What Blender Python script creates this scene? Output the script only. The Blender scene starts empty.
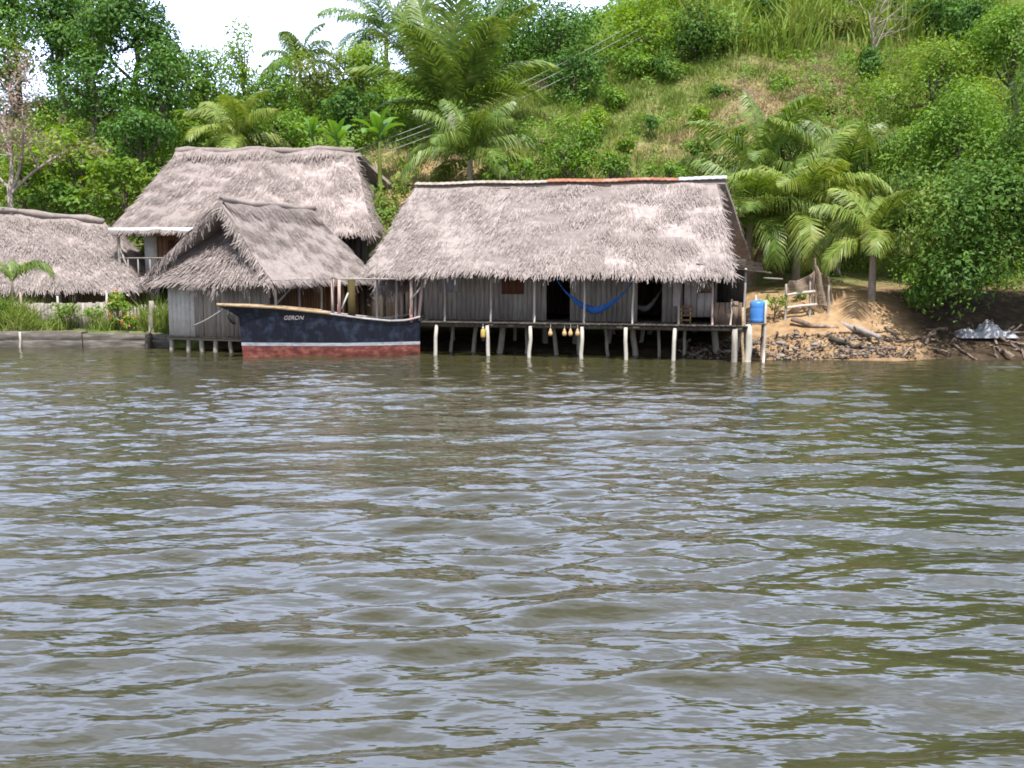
import bpy, math
import numpy as np
from math import radians, sin, cos, atan, pi
from mathutils import Vector

rng = np.random.default_rng(11)
scene = bpy.context.scene
col = scene.collection

# ------------------------------------------------------------------ camera geometry (used to turn survey sightings into places)
CAMZ, FPX, HZ = 3.5, 1000.0, 262.0
PITCH = atan((384 - HZ) / FPX)


def ray(px, py):
    a, b = (px - 512) / FPX, (384 - py) / FPX
    return np.array([a, cos(PITCH) + b * sin(PITCH), -sin(PITCH) + b * cos(PITCH)])


def W(px, py, Y):
    r = ray(px, py)
    t = Y / r[1]
    return np.array([r[0] * t, Y, CAMZ + r[2] * t])


def G(px, py, z=0.0):
    r = ray(px, py)
    t = (z - CAMZ) / r[2]
    return np.array([r[0] * t, r[1] * t, z])


def unit(a):
    a = np.asarray(a, float)
    return a / (np.linalg.norm(a, axis=-1, keepdims=True) + 1e-9)


class Frame:
    """Local frame of a thing: u to the right, v away, w up."""

    def __init__(s, O, ang):
        s.O = np.array(O, float)
        s.a = ang
        s.u = np.array([cos(ang), sin(ang), 0])
        s.v = np.array([-sin(ang), cos(ang), 0])

    def loc(s, px, py, v=0.0):
        r = ray(px, py)
        C = np.array([0, 0, CAMZ])
        t = (v - (C - s.O) @ s.v) / (r @ s.v)
        P = C + r * t - s.O
        return P @ s.u, P[2]

    def uu(s, px, v=0.0):
        return s.loc(px, 300, v)[0]

    def w(s, p):
        return s.O + s.u * p[0] + s.v * p[1] + np.array([0, 0, p[2]])


# ------------------------------------------------------------------ mesh builder
class MB:
    def __init__(s):
        s.V, s.F, s.n = [], [], 0

    def _v(s, P):
        P = np.asarray(P, float).reshape(-1, 3)
        b = s.n
        s.V.append(P)
        s.n += len(P)
        return b

    def quads(s, P):
        P = np.asarray(P, float)
        b = s._v(P)
        s.F.append(np.arange(b, b + len(P) * 4).reshape(-1, 4))

    def tris(s, P):
        P = np.asarray(P, float)
        b = s._v(P)
        s.F.append(np.arange(b, b + len(P) * 3).reshape(-1, 3))

    def grid(s, P, closed=False):
        m, n = P.shape[:2]
        b = s._v(P)
        i = np.arange(m * n).reshape(m, n) + b
        if closed:
            i = np.concatenate([i, i[:, :1]], 1)
        s.F.append(np.stack([i[:-1, :-1], i[:-1, 1:], i[1:, 1:], i[1:, :-1]], -1).reshape(-1, 4))
        return i

    def box(s, x0, y0, z0, x1, y1, z1, jit=0.0):
        v = np.array([[x0, y0, z0], [x1, y0, z0], [x1, y1, z0], [x0, y1, z0], [x0, y0, z1], [x1, y0, z1], [x1, y1, z1], [x0, y1, z1]], float)
        if jit:
            v += rng.normal(0, jit, v.shape)
        b = s._v(v)
        s.F.append(np.array([[0, 3, 2, 1], [4, 5, 6, 7], [0, 1, 5, 4], [1, 2, 6, 5], [2, 3, 7, 6], [3, 0, 4, 7]]) + b)

    def bar(s, a, b, w, h=None):
        a, b = np.array(a, float), np.array(b, float)
        h = w if h is None else h
        d = unit(b - a)
        up = np.array([0, 0, 1.0]) if abs(d[2]) < .95 else np.array([0, 1.0, 0])
        sd = unit(np.cross(d, up))
        up = np.cross(sd, d)
        k = [(-1, -1), (1, -1), (1, 1), (-1, 1)]
        v = [p + sd * i * w / 2 + up * j * h / 2 for p in (a, b) for i, j in k]
        o = s._v(v)
        s.F.append(np.array([[0, 1, 2, 3], [7, 6, 5, 4], [0, 4, 5, 1], [1, 5, 6, 2], [2, 6, 7, 3], [3, 7, 4, 0]]) + o)

    def tube(s, pts, rad, n=8):
        pts = np.array(pts, float)
        m = len(pts)
        rad = np.broadcast_to(np.asarray(rad, float), (m,))
        T = unit(np.gradient(pts, axis=0))
        ref = np.array([1.0, 0, 0]) if abs(T[0][0]) < .8 else np.array([0, 1.0, 0])
        P = np.zeros((m, n, 3))
        for k in range(m):
            a = unit(np.cross(T[k], ref))
            c = np.cross(T[k], a)
            th = np.arange(n) * 2 * pi / n
            P[k] = pts[k] + rad[k] * (np.cos(th)[:, None] * a + np.sin(th)[:, None] * c)
        i = s.grid(P, True)
        for row, pt in ((i[0], pts[0]), (i[-1], pts[-1])):
            c = s._v([pt])
            s.F.append(np.stack([row[:-1], row[1:], np.full(n, c)], -1))

    def build(s, name, mat, parent=None, smooth=False, loc=None):
        V = np.concatenate(s.V) if s.V else np.zeros((0, 3))
        me = bpy.data.meshes.new(name)
        tot = np.concatenate([np.full(len(f), f.shape[1]) for f in s.F])
        idx = np.concatenate([f.reshape(-1) for f in s.F]).astype(np.int32)
        if loc is not None:
            V = V - np.array(loc)
        me.vertices.add(len(V))
        me.vertices.foreach_set('co', V.astype(np.float32).ravel())
        me.loops.add(len(idx))
        me.loops.foreach_set('vertex_index', idx)
        me.polygons.add(len(tot))
        st = np.concatenate([[0], np.cumsum(tot)[:-1]]).astype(np.int32)
        me.polygons.foreach_set('loop_start', st)
        me.polygons.foreach_set('loop_total', tot.astype(np.int32))
        if smooth:
            me.polygons.foreach_set('use_smooth', np.ones(len(tot), bool))
        me.update(calc_edges=True)
        me.validate()
        if mat:
            me.materials.append(mat)
        o = bpy.data.objects.new(name, me)
        col.objects.link(o)
        if parent is not None:
            o.parent = parent
        if loc is not None:
            o.location = Vector(loc)
        return o


def tag(o, label=None, cat=None, group=None, kind=None):
    if label:
        o['label'] = label
    if cat:
        o['category'] = cat
    if group:
        o['group'] = group
    if kind:
        o['kind'] = kind
    return o


def thing(name, loc, label, cat, group=None, rz=0.0):
    o = bpy.data.objects.new(name, None)
    o.empty_display_size = .2
    col.objects.link(o)
    o.location = Vector([float(c) for c in loc])
    o.rotation_euler = (0, 0, rz)
    return tag(o, label, cat, group)


# ------------------------------------------------------------------ materials
def nodes(name):
    m = bpy.data.materials.new(name)
    m.use_nodes = True
    nt = m.node_tree
    nt.nodes.clear()
    out = nt.nodes.new('ShaderNodeOutputMaterial')
    return m, nt, out


def mk(name, stops, scale=(1, 1, 1), noise=3.0, isl=.3, rough=.85, transl=0.0, bump=0.0, spec=.25, detail=5, lo=.3, hi=.7, hue=0.0, big=None):
    m, nt, out = nodes(name)
    N, L = nt.nodes.new, nt.links.new
    tc = N('ShaderNodeTexCoord')
    mp = N('ShaderNodeMapping')
    mp.inputs['Scale'].default_value = scale
    L(tc.outputs['Object'], mp.inputs['Vector'])
    nz = N('ShaderNodeTexNoise')
    nz.inputs['Scale'].default_value = noise
    nz.inputs['Detail'].default_value = detail
    nz.inputs['Roughness'].default_value = .65
    L(mp.outputs['Vector'], nz.inputs['Vector'])
    rp = N('ShaderNodeValToRGB')
    e = rp.color_ramp.elements
    for k, c in enumerate(stops):
        p = lo + (hi - lo) * k / max(1, len(stops) - 1)
        if k < 2:
            e[k].position = p
        else:
            e.new(p)
        e[k].color = (*c, 1)
    L(nz.outputs['Fac'], rp.inputs['Fac'])
    colr = rp.outputs['Color']
    geo = N('ShaderNodeNewGeometry')
    hs = N('ShaderNodeHueSaturation')
    mr = N('ShaderNodeMapRange')
    mr.inputs['To Min'].default_value = 1 - isl
    mr.inputs['To Max'].default_value = 1 + isl
    L(geo.outputs['Random Per Island'], mr.inputs['Value'])
    L(mr.outputs['Result'], hs.inputs['Value'])
    if hue:
        mh = N('ShaderNodeMapRange')
        mh.inputs['To Min'].default_value = .5 - hue
        mh.inputs['To Max'].default_value = .5 + hue
        ml = N('ShaderNodeMath')
        ml.operation = 'MULTIPLY'
        ml.inputs[1].default_value = 7.31
        fr = N('ShaderNodeMath')
        fr.operation = 'FRACT'
        L(geo.outputs['Random Per Island'], ml.inputs[0])
        L(ml.outputs[0], fr.inputs[0])
        L(fr.outputs[0], mh.inputs['Value'])
        L(mh.outputs['Result'], hs.inputs['Hue'])
    L(colr, hs.inputs['Color'])
    colr = hs.outputs['Color']
    if big:  # large-scale stain: (colour, noise scale, amount)
        nb = N('ShaderNodeTexNoise')
        nb.inputs['Scale'].default_value = big[1]
        nb.inputs['Detail'].default_value = 3
        L(tc.outputs['Object'], nb.inputs['Vector'])
        rb = N('ShaderNodeMapRange')
        rb.inputs['From Min'].default_value = .48
        rb.inputs['From Max'].default_value = .66
        rb.inputs['To Max'].default_value = big[2]
        L(nb.outputs['Fac'], rb.inputs['Value'])
        mx = N('ShaderNodeMixRGB')
        mx.inputs['Color2'].default_value = (*big[0], 1)
        L(rb.outputs['Result'], mx.inputs['Fac'])
        L(colr, mx.inputs['Color1'])
        colr = mx.outputs['Color']
    bs = N('ShaderNodeBsdfPrincipled')
    bs.inputs['Roughness'].default_value = rough
    bs.inputs['Specular IOR Level'].default_value = spec
    L(colr, bs.inputs['Base Color'])
    if bump:
        bp = N('ShaderNodeBump')
        bp.inputs['Strength'].default_value = bump
        bp.inputs['Distance'].default_value = .05
        L(nz.outputs['Fac'], bp.inputs['Height'])
        L(bp.outputs['Normal'], bs.inputs['Normal'])
    sh = bs.outputs[0]
    if transl:
        tr = N('ShaderNodeBsdfTranslucent')
        h2 = N('ShaderNodeHueSaturation')
        h2.inputs['Hue'].default_value = .48
        h2.inputs['Saturation'].default_value = 1.15
        h2.inputs['Value'].default_value = 1.5
        L(colr, h2.inputs['Color'])
        L(h2.outputs['Color'], tr.inputs['Color'])
        ms = N('ShaderNodeMixShader')
        ms.inputs['Fac'].default_value = transl
        L(sh, ms.inputs[1])
        L(tr.outputs[0], ms.inputs[2])
        sh = ms.outputs[0]
    L(sh, out.inputs['Surface'])
    return m


def leafmat(name, c1, c2, c3, hue=.015, isl=.27, transl=.3, noise=.55, rough=.55, spec=.22):
    return mk(name, [c1, c2, c3], noise=noise, isl=isl, rough=rough, transl=transl, spec=spec, hue=hue, detail=3)


M = {}
M['thatch'] = mk('pale_thatch', [(0.18, 0.1485, 0.135), (0.324, 0.2763, 0.261), (0.396, 0.3465, 0.333)], noise=5, isl=.3, lo=.2, hi=.82, rough=.95, spec=.1, big=((.23, .195, .18), .55, .6))
M['thatch_old'] = mk('grey_thatch', [(0.184, 0.1518, 0.138), (0.3128, 0.2622, 0.2484), (0.414, 0.3588, 0.345)], noise=4, isl=.3, lo=.2, hi=.82, rough=.95, spec=.1, big=((.21, .18, .165), .5, .6))
M['grey_wood'] = mk('weathered_plank', [(.22, .19, .17), (.33, .295, .27), (.42, .385, .36)], scale=(8, 8, .7), noise=2, isl=.16, bump=.3)
M['pale_wood'] = mk('bleached_wood', [(.36, .33, .29), (.5, .46, .41), (.6, .56, .5)], scale=(8, 8, .7), noise=2, isl=.2, bump=.3)
M['brown_wood'] = mk('brown_plank', [(.1, .07, .05), (.17, .12, .09), (.24, .18, .14)], scale=(8, 8, .7), noise=2, isl=.3, bump=.3)
M['dark_wood'] = mk('dark_wet_wood', [(.035, .03, .026), (.07, .06, .05), (.11, .095, .08)], scale=(5, 5, .7), noise=2, isl=.3, bump=.3)  # dark wood; on the tall house also eave shade put into the colour
M['stilt'] = mk('stilt_wood', [(.2, .175, .15), (.33, .3, .26), (.45, .42, .37)], scale=(9, 9, .8), noise=2, isl=.3, bump=.4)
M['stilt_pale'] = mk('pale_stilt_wood', [(.38, .35, .3), (.52, .49, .43), (.62, .58, .52)], scale=(9, 9, .8), noise=2, isl=.15, bump=.4)
M['shutter'] = mk('red_brown_board', [(.09, .033, .022), (.13, .05, .032), (.17, .07, .045)], scale=(6, 6, .8), noise=2, isl=.15)
M['slate'] = mk('blue_grey_board', [(.24, .25, .28), (.3, .31, .34), (.36, .37, .4)], noise=3, isl=.1)
M['pale_board'] = mk('pinkish_board', [(.33, .28, .27), (.42, .37, .36), (.5, .45, .43)], scale=(4, 4, .8), noise=2, isl=.12)
M['rust'] = mk('rusty_sheet', [(.16, .07, .045), (.32, .12, .06), (.4, .24, .17)], noise=2.2, isl=.1, rough=.6, bump=.2)
M['zinc'] = mk('zinc_sheet', [(.3, .31, .31), (.46, .46, .47), (.54, .54, .55)], noise=2.5, isl=.1, rough=.4)
M['ridge_pale'] = mk('pale_ridge_sheet', [(.24, .19, .14), (.36, .31, .25), (.46, .41, .35)], noise=2.5, isl=.1, rough=.6)
M['white_paint'] = mk('flaking_white_paint', [(.5, .49, .47), (.68, .68, .67), (.76, .76, .75)], noise=6, isl=.06, rough=.5)
M['grey_paint'] = mk('pale_grey_paint', [(.5, .47, .45), (.6, .575, .555), (.68, .655, .635)], noise=4, isl=.06, rough=.7)  # corner wall paint; on the hut, sunlight put into the board colour
M['ochre_wall'] = mk('ochre_brown_wall', [(.16, .09, .05), (.22, .125, .075), (.27, .16, .1)], noise=3, isl=.1)
M['navy'] = mk('worn_navy_paint', [(.006, .007, .015), (.009, .011, .023), (.015, .019, .036)], scale=(3, 3, .5), noise=3.5, isl=0, rough=.45, hi=.8, spec=.4, big=((.07, .1, .17), 3.5, .3))
M['hull_red'] = mk('faded_red_paint', [(.07, .026, .028), (.19, .055, .046), (.36, .15, .12)], scale=(1, 1, 2), noise=3, isl=0, rough=.6)
M['tan_rail'] = mk('varnished_tan_rail', [(.24, .16, .085), (.4, .29, .175), (.52, .41, .29)], scale=(.6, 4, 4), noise=3, isl=.1)
M['pink_wood'] = mk('pinkish_raw_wood', [(.36, .25, .22), (.48, .36, .32), (.56, .45, .4)], scale=(5, 5, .7), noise=2, isl=.15)
M['pink_paint'] = mk('faded_pink_paint', [(.5, .2, .2), (.58, .26, .26)], noise=4, isl=.1)
M['boat_deck'] = mk('grey_deck', [(.2, .2, .22), (.28, .28, .31)], noise=3, isl=.1)
M['blue_net'] = mk('blue_hammock_cloth', [(.025, .11, .42), (.04, .17, .58), (.06, .23, .68)], noise=6, isl=.2, transl=.15)
M['pale_net'] = mk('pale_hammock_cloth', [(.3, .28, .3), (.4, .38, .4)], noise=6, isl=.2)
M['blue_plastic'] = mk('blue_plastic', [(.05, .2, .55), (.07, .25, .64), (.1, .3, .7)], noise=3, isl=.05, rough=.35, spec=.5)
M['green_plastic'] = mk('lime_plastic', [(.2, .5, .08), (.26, .58, .1)], noise=3, isl=.05, rough=.4)
M['yellow'] = mk('dull_yellow', [(.45, .33, .08), (.55, .42, .12)], noise=3, isl=.15)
M['float'] = mk('tan_gourd', [(.5, .33, .16), (.62, .44, .24)], noise=6, isl=.1)  # tan of the gourd shapes that stand in for daylight patches
M['olive_board'] = mk('olive_board', [(0.065, 0.05, 0.0175), (0.095, 0.075, 0.03)], noise=3, isl=.1)
M['rim'] = mk('worn_rim', [(.26, .23, .22), (.42, .38, .37), (.56, .54, .53)], noise=4, isl=.05)
M['stripe'] = mk('worn_stripe', [(.2, .22, .27), (.38, .4, .45), (.55, .56, .6)], scale=(1, 1, 3), noise=3, isl=0)
M['rope'] = mk('grey_rope', [(.34, .32, .3), (.46, .44, .42)], noise=20, isl=.1)
M['wire'] = mk('dull_wire', [(.3, .29, .28), (.36, .35, .34)], noise=5, isl=.1, rough=.5)
M['black_rubber'] = mk('black_rubber', [(.012, .012, .013), (.025, .025, .026)], noise=5, isl=0)
M['cloth_pink'] = mk('washed_pink_cloth', [(.4, .33, .34), (.5, .42, .43)], noise=4, isl=.1)
M['tarp'] = mk('grey_white_tarp', [(.24, .25, .28), (.34, .35, .38), (.44, .45, .48)], noise=3, isl=.1, rough=.5)
M['drift'] = mk('driftwood', [(.08, .057, .043), (.18, .135, .105), (.34, .28, .24)], scale=(3, 3, 3), noise=2, isl=.4, bump=.4)
M['stone'] = mk('bank_stone', [(0.195, 0.169, 0.1495), (0.273, 0.247, 0.221), (0.325, 0.3055, 0.2795)], noise=4, isl=.3, bump=.4)
M['netting'] = mk('brown_netting', [(.26, .19, .14), (.36, .28, .22)], noise=4, isl=.3)
M['bark'] = mk('tree_bark', [(.09, .07, .055), (.16, .13, .105), (.24, .2, .17)], scale=(4, 4, 1), noise=3, isl=.1, bump=.5)
M['bark_pale'] = mk('pale_bark', [(.24, .19, .16), (.36, .3, .27), (.46, .4, .37)], scale=(4, 4, 1), noise=3, isl=.1, bump=.5)
M['conc'] = mk('stained_concrete', [(.06, .052, .042), (.125, .113, .098), (.24, .22, .195)], scale=(.5, 1, 2.5), noise=2.2, isl=.25, bump=.4)
M['cap_dirt'] = mk('pale_dirt_cap', [(.36, .32, .25), (.5, .46, .38)], noise=4, isl=.1)
# foliage
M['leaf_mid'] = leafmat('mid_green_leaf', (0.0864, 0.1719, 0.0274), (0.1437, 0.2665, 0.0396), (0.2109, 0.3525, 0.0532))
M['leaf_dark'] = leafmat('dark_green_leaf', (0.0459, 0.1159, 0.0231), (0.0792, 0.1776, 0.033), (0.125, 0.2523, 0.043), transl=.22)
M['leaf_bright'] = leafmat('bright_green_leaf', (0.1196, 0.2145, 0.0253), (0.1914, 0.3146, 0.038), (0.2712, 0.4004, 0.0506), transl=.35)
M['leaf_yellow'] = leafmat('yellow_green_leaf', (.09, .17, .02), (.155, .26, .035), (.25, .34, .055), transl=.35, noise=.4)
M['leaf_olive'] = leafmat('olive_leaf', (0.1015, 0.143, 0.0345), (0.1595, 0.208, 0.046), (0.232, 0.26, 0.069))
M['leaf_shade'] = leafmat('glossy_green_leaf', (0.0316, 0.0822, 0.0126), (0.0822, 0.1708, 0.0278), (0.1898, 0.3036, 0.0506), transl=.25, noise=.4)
M['leaf_dry'] = leafmat('dry_brown_leaf', (.2, .14, .1), (.31, .23, .18), (.42, .33, .28), hue=.01, transl=.2, rough=.8, spec=.1)
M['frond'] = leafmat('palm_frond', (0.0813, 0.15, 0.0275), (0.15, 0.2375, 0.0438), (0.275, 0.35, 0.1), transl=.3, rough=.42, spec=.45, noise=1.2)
M['frond_dark'] = leafmat('shaded_palm_frond', (0.0754, 0.1436, 0.0269), (0.1226, 0.2197, 0.0373), (0.1885, 0.2873, 0.0598), transl=.25, rough=.42, spec=.45)  # darker green fronds, used on the far palm
M['frond_yellow'] = leafmat('yellow_palm_frond', (0.132, 0.204, 0.036), (0.228, 0.312, 0.06), (0.396, 0.444, 0.144), transl=.35, rough=.42, spec=.45, noise=1.2)
M['frond_dead'] = leafmat('dead_frond', (.2, .14, .09), (.3, .22, .15), (.38, .3, .22), transl=.15, rough=.8, spec=.1)
M['banana'] = leafmat('banana_leaf', (0.088, 0.209, 0.033), (0.121, 0.275, 0.044), (0.165, 0.33, 0.055), transl=.35, rough=.3, spec=.5)
M['grass'] = leafmat('green_grass', (.12, .19, .04), (.2, .27, .06), (.3, .345, .12), transl=.3, noise=.4)
M['straw'] = leafmat('dry_grass', (0.276, 0.1955, 0.115), (0.414, 0.322, 0.2185), (0.529, 0.437, 0.3335), hue=.01, transl=.15, noise=.4, rough=.9, spec=.1)
M['cane'] = leafmat('cane_leaf', (0.1305, 0.208, 0.0345), (0.203, 0.286, 0.0517), (0.319, 0.377, 0.1035), transl=.3, noise=.4)
M['petal'] = mk('orange_petal', [(.7, .2, .06), (.75, .3, .12)], noise=3, isl=.2, transl=.2)
M['petal_white'] = mk('white_petal', [(.7, .68, .64), (.78, .76, .74)], noise=3, isl=.1, transl=.2)


def ground_mat():
    m, nt, out = nodes('hill_soil')
    N, L = nt.nodes.new, nt.links.new
    tc = N('ShaderNodeTexCoord')

    def noise(scale, detail=6):
        n = N('ShaderNodeTexNoise')
        n.inputs['Scale'].default_value = scale
        n.inputs['Detail'].default_value = detail
        n.inputs['Roughness'].default_value = .65
        L(tc.outputs['Object'], n.inputs['Vector'])
        return n.outputs['Fac']

    def ramp(f, st):
        r = N('ShaderNodeValToRGB')
        e = r.color_ramp.elements
        for k, (p, c) in enumerate(st):
            if k < 2:
                e[k].position = p
            else:
                e.new(p)
            e[k].color = (*c, 1)
        L(f, r.inputs['Fac'])
        return r.outputs['Color']
    n1, n2 = noise(.35), noise(2.5)
    soil = ramp(n2, [(.25, (.2, .125, .065)), (.5, (.36, .235, .13)), (.75, (.48, .35, .22))])
    green = ramp(n2, [(.3, (.06, .09, .02)), (.5, (.12, .16, .04)), (.7, (.24, .21, .11))])
    at = N('ShaderNodeAttribute')
    at.attribute_name = 'bare'
    ad = N('ShaderNodeMath')
    ad.operation = 'ADD'
    L(at.outputs['Fac'], ad.inputs[0])
    s = N('ShaderNodeMapRange')
    s.inputs['From Min'].default_value = .35
    s.inputs['From Max'].default_value = .65
    s.inputs['To Min'].default_value = -.35
    s.inputs['To Max'].default_value = .35
    L(n1, s.inputs['Value'])
    L(s.outputs['Result'], ad.inputs[1])
    mx = N('ShaderNodeMixRGB')
    L(ad.outputs[0], mx.inputs['Fac'])
    ad.use_clamp = True
    L(green, mx.inputs['Color1'])
    L(soil, mx.inputs['Color2'])
    am = N('ShaderNodeAttribute')
    am.attribute_name = 'mud'
    mm = N('ShaderNodeMixRGB')
    L(am.outputs['Fac'], mm.inputs['Fac'])
    L(mx.outputs['Color'], mm.inputs['Color1'])
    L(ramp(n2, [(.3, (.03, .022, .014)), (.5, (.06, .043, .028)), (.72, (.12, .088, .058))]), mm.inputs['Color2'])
    mx = mm
    bs = N('ShaderNodeBsdfPrincipled')
    bs.inputs['Roughness'].default_value = .95
    bs.inputs['Specular IOR Level'].default_value = .1
    L(mx.outputs['Color'], bs.inputs['Base Color'])
    bp = N('ShaderNodeBump')
    bp.inputs['Strength'].default_value = .6
    bp.inputs['Distance'].default_value = .15
    L(n2, bp.inputs['Height'])
    L(bp.outputs['Normal'], bs.inputs['Normal'])
    L(bs.outputs[0], out.inputs['Surface'])
    return m


def water_mat():
    m, nt, out = nodes('river_water')
    N, L = nt.nodes.new, nt.links.new
    tc = N('ShaderNodeTexCoord')
    mp = N('ShaderNodeMapping')
    mp.inputs['Scale'].default_value = (.7, 1.7, 1)
    L(tc.outputs['Object'], mp.inputs['Vector'])
    n1 = N('ShaderNodeTexNoise')
    n1.inputs['Scale'].default_value = 4.5
    n1.inputs['Detail'].default_value = 2
    n1.inputs['Roughness'].default_value = .45
    L(mp.outputs['Vector'], n1.inputs['Vector'])
    bp = N('ShaderNodeBump')
    bp.inputs['Strength'].default_value = .27
    bp.inputs['Distance'].default_value = .06
    L(n1.outputs['Fac'], bp.inputs['Height'])
    bs = N('ShaderNodeBsdfPrincipled')
    bs.inputs['Base Color'].default_value = (.046, .043, .02, 1)
    bs.inputs['Roughness'].default_value = .09
    bs.inputs['IOR'].default_value = 1.6
    bs.inputs['Specular IOR Level'].default_value = .5
    L(bp.outputs['Normal'], bs.inputs['Normal'])
    L(bs.outputs[0], out.inputs['Surface'])
    return m


M['ground'] = ground_mat()
M['water'] = water_mat()


# ------------------------------------------------------------------ terrain
def sstep(x, a, b):
    t = np.clip((x - a) / (b - a), 0, 1)
    return t * t * (3 - 2 * t)


def vnoise(x, y, s=1.0, seed=0):
    r = np.random.default_rng(seed)
    o = 0
    for k in range(7):
        a = r.uniform(0, 2 * pi)
        f = s * r.uniform(.5, 1.6)
        o = o + np.sin((x * cos(a) + y * sin(a)) * f * 2 * pi + r.uniform(0, 6.28))
    return o / 3.0


SHX = [-80, -15.2, -14.6, -9, -4, 4, 7, 9.5, 25, 80]
SHY = [41.4, 41.4, 41.2, 40.2, 39.6, 38.2, 36.2, 35.9, 35.7, 34.5]


# survey of the slope: bearing (x / y) against distance, heights in metres
H_B = np.array([-1.2, -.512, -.382, -.262, -.132, -.032, .088, .208, .358, .488, 1.2])
H_Y = np.array([46.0, 51.0, 58.0, 66.0, 76.0, 90.0, 140.0, 600.0])
H_Z = np.array([
    [1.2, 4.2, 8.6, 12.6, 14.0, 13.5, 13.0, 13.0],
    [1.2, 4.2, 8.6, 12.6, 14.0, 13.5, 13.0, 13.0],
    [1.2, 4.4, 8.8, 12.8, 14.5, 14.0, 13.0, 13.0],
    [1.2, 5.0, 9.4, 13.2, 15.0, 15.0, 14.0, 14.0],
    [1.3, 6.2, 10.2, 13.6, 16.2, 17.0, 16.0, 16.0],
    [1.6, 6.4, 10.6, 14.4, 17.6, 20.0, 22.0, 22.0],
    [2.4, 6.8, 11.2, 15.4, 20.0, 25.0, 32.0, 32.0],
    [3.2, 7.4, 12.0, 16.8, 22.6, 30.0, 42.0, 42.0],
    [3.4, 7.8, 12.6, 17.8, 24.2, 33.0, 48.0, 48.0],
    [3.4, 8.2, 13.2, 18.4, 25.0, 34.0, 50.0, 50.0],
    [3.4, 8.2, 13.2, 18.4, 25.0, 34.0, 50.0, 50.0]])


def hill(x, y):
    b = np.clip(x / np.maximum(y, 1), H_B[0], H_B[-1])
    fb = np.interp(b, H_B, np.arange(len(H_B)))
    fy = np.interp(y, H_Y, np.arange(len(H_Y)))
    i, j = np.minimum(fb.astype(int), len(H_B) - 2), np.minimum(fy.astype(int), len(H_Y) - 2)
    u, v = fb - i, fy - j
    return (H_Z[i, j] * (1 - v) + H_Z[i, j + 1] * v) * (1 - u) + (H_Z[i + 1, j] * (1 - v) + H_Z[i + 1, j + 1] * v) * u


def terrain(x, y):
    x, y = np.asarray(x, float), np.asarray(y, float)
    sh = np.interp(x, SHX, SHY) + .12 * vnoise(x, y * 0, .35, 3) * (x > -13)
    d = y - sh
    dp = np.maximum(d, 0)
    left = np.minimum(dp / .35, 1) * .62
    mid = .35 * (1 - np.exp(-dp)) + .06 * np.minimum(dp, 9)
    right = np.interp(dp, [0, .5, 1.3, 2.3, 3.2, 4.4, 5.5, 8, 12], [0, .22, .6, 1.0, 1.55, 2.0, 2.25, 2.5, 2.9])
    right = right + .45 * np.exp(-((x - 13.2) / 1.6) ** 2 - ((dp - 3.9) / 1.6) ** 2)
    wl = 1 - sstep(x, -14.8, -13.6)
    wr = sstep(x, 7.0, 10.5)
    z = left * wl + (1 - wl) * (mid * (1 - wr) + right * wr)
    z = np.where(d < 0, np.maximum(d * .6, -1.6), z)
    hz = hill(x, y)
    t = sstep(y, 44.5, 51)
    z = z * (1 - t) + np.maximum(hz, z) * t
    b = sstep(y, 44, 52)
    return z + b * (.25 * vnoise(x, y, .12, 5) + .1 * vnoise(x, y, .5, 6)) + .03 * vnoise(x, y, .8, 7) * (d > .5)


def build_terrain():
    xs = np.unique(np.concatenate([np.linspace(-400, -60, 18), np.arange(-60, -30, 1.0), np.arange(-30, 40, .4), np.arange(40, 60, 1.0), np.linspace(60, 400, 18)]))
    ys = np.unique(np.concatenate([np.arange(33.5, 50, .3), np.arange(50, 95, .6), np.linspace(95, 600, 25)]))
    X, Y = np.meshgrid(xs, ys)
    Z = terrain(X, Y)
    mb = MB()
    mb.grid(np.stack([X, Y, Z], -1))
    o = mb.build('hill_terrain', M['ground'], smooth=True)
    tag(o, kind='structure')
    # bare soil weight: the bank, the earth patch behind the houses and the worn strip on the slope
    P = np.stack([X, Y, Z], -1).reshape(-1, 3)
    x, y = P[:, 0], P[:, 1]
    bare = np.zeros(len(P))
    sh = np.interp(x, SHX, SHY)
    bare += (1 - sstep(y - sh, 6, 9)) * sstep(x, -13.6, -12)
    bare += .8 * np.exp(-((x + 4.5) / 4) ** 2 - ((y - 53) / 4.5) ** 2)
    bare += .65 * np.exp(-((x - 12) / 6) ** 2 - ((y - 53) / 5) ** 2)
    bare += .5 * np.exp(-((x - 17) / 6) ** 2 - ((y - 61) / 4) ** 2)
    mud_and_shade = sstep(x, -6, -4.5) * (1 - sstep(x, 7.5, 9.0)) * (1 - sstep(y - sh, 7, 9)) + .85 * sstep(x, 14.6, 16) * (1 - sstep(y - sh, 5, 8)) + .35 * (1 - sstep(y - sh, .1, 1.0)) * (x > -13) + .2 * sstep(x, 14.5, 15.5)  # wet mud, plus shade under house and big tree darkened into the soil
    a = o.data.attributes.new('mud', 'FLOAT', 'POINT')
    a.data.foreach_set('value', np.clip(mud_and_shade, 0, 1).astype(np.float32))
    a = o.data.attributes.new('bare', 'FLOAT', 'POINT')
    a.data.foreach_set('value', np.clip(bare, 0, 1).astype(np.float32))


def tz(x, y):
    return float(terrain(np.array([x]), np.array([y]))[0])


def GT(px, py):
    """where a sighting meets the ground"""
    r = ray(px, py)
    t = 20.0
    while t < 120 and CAMZ + r[2] * t > tz(r[0] * t, r[1] * t):
        t += .05
    return np.array([r[0] * t, r[1] * t, tz(r[0] * t, r[1] * t)])


build_terrain()


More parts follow.
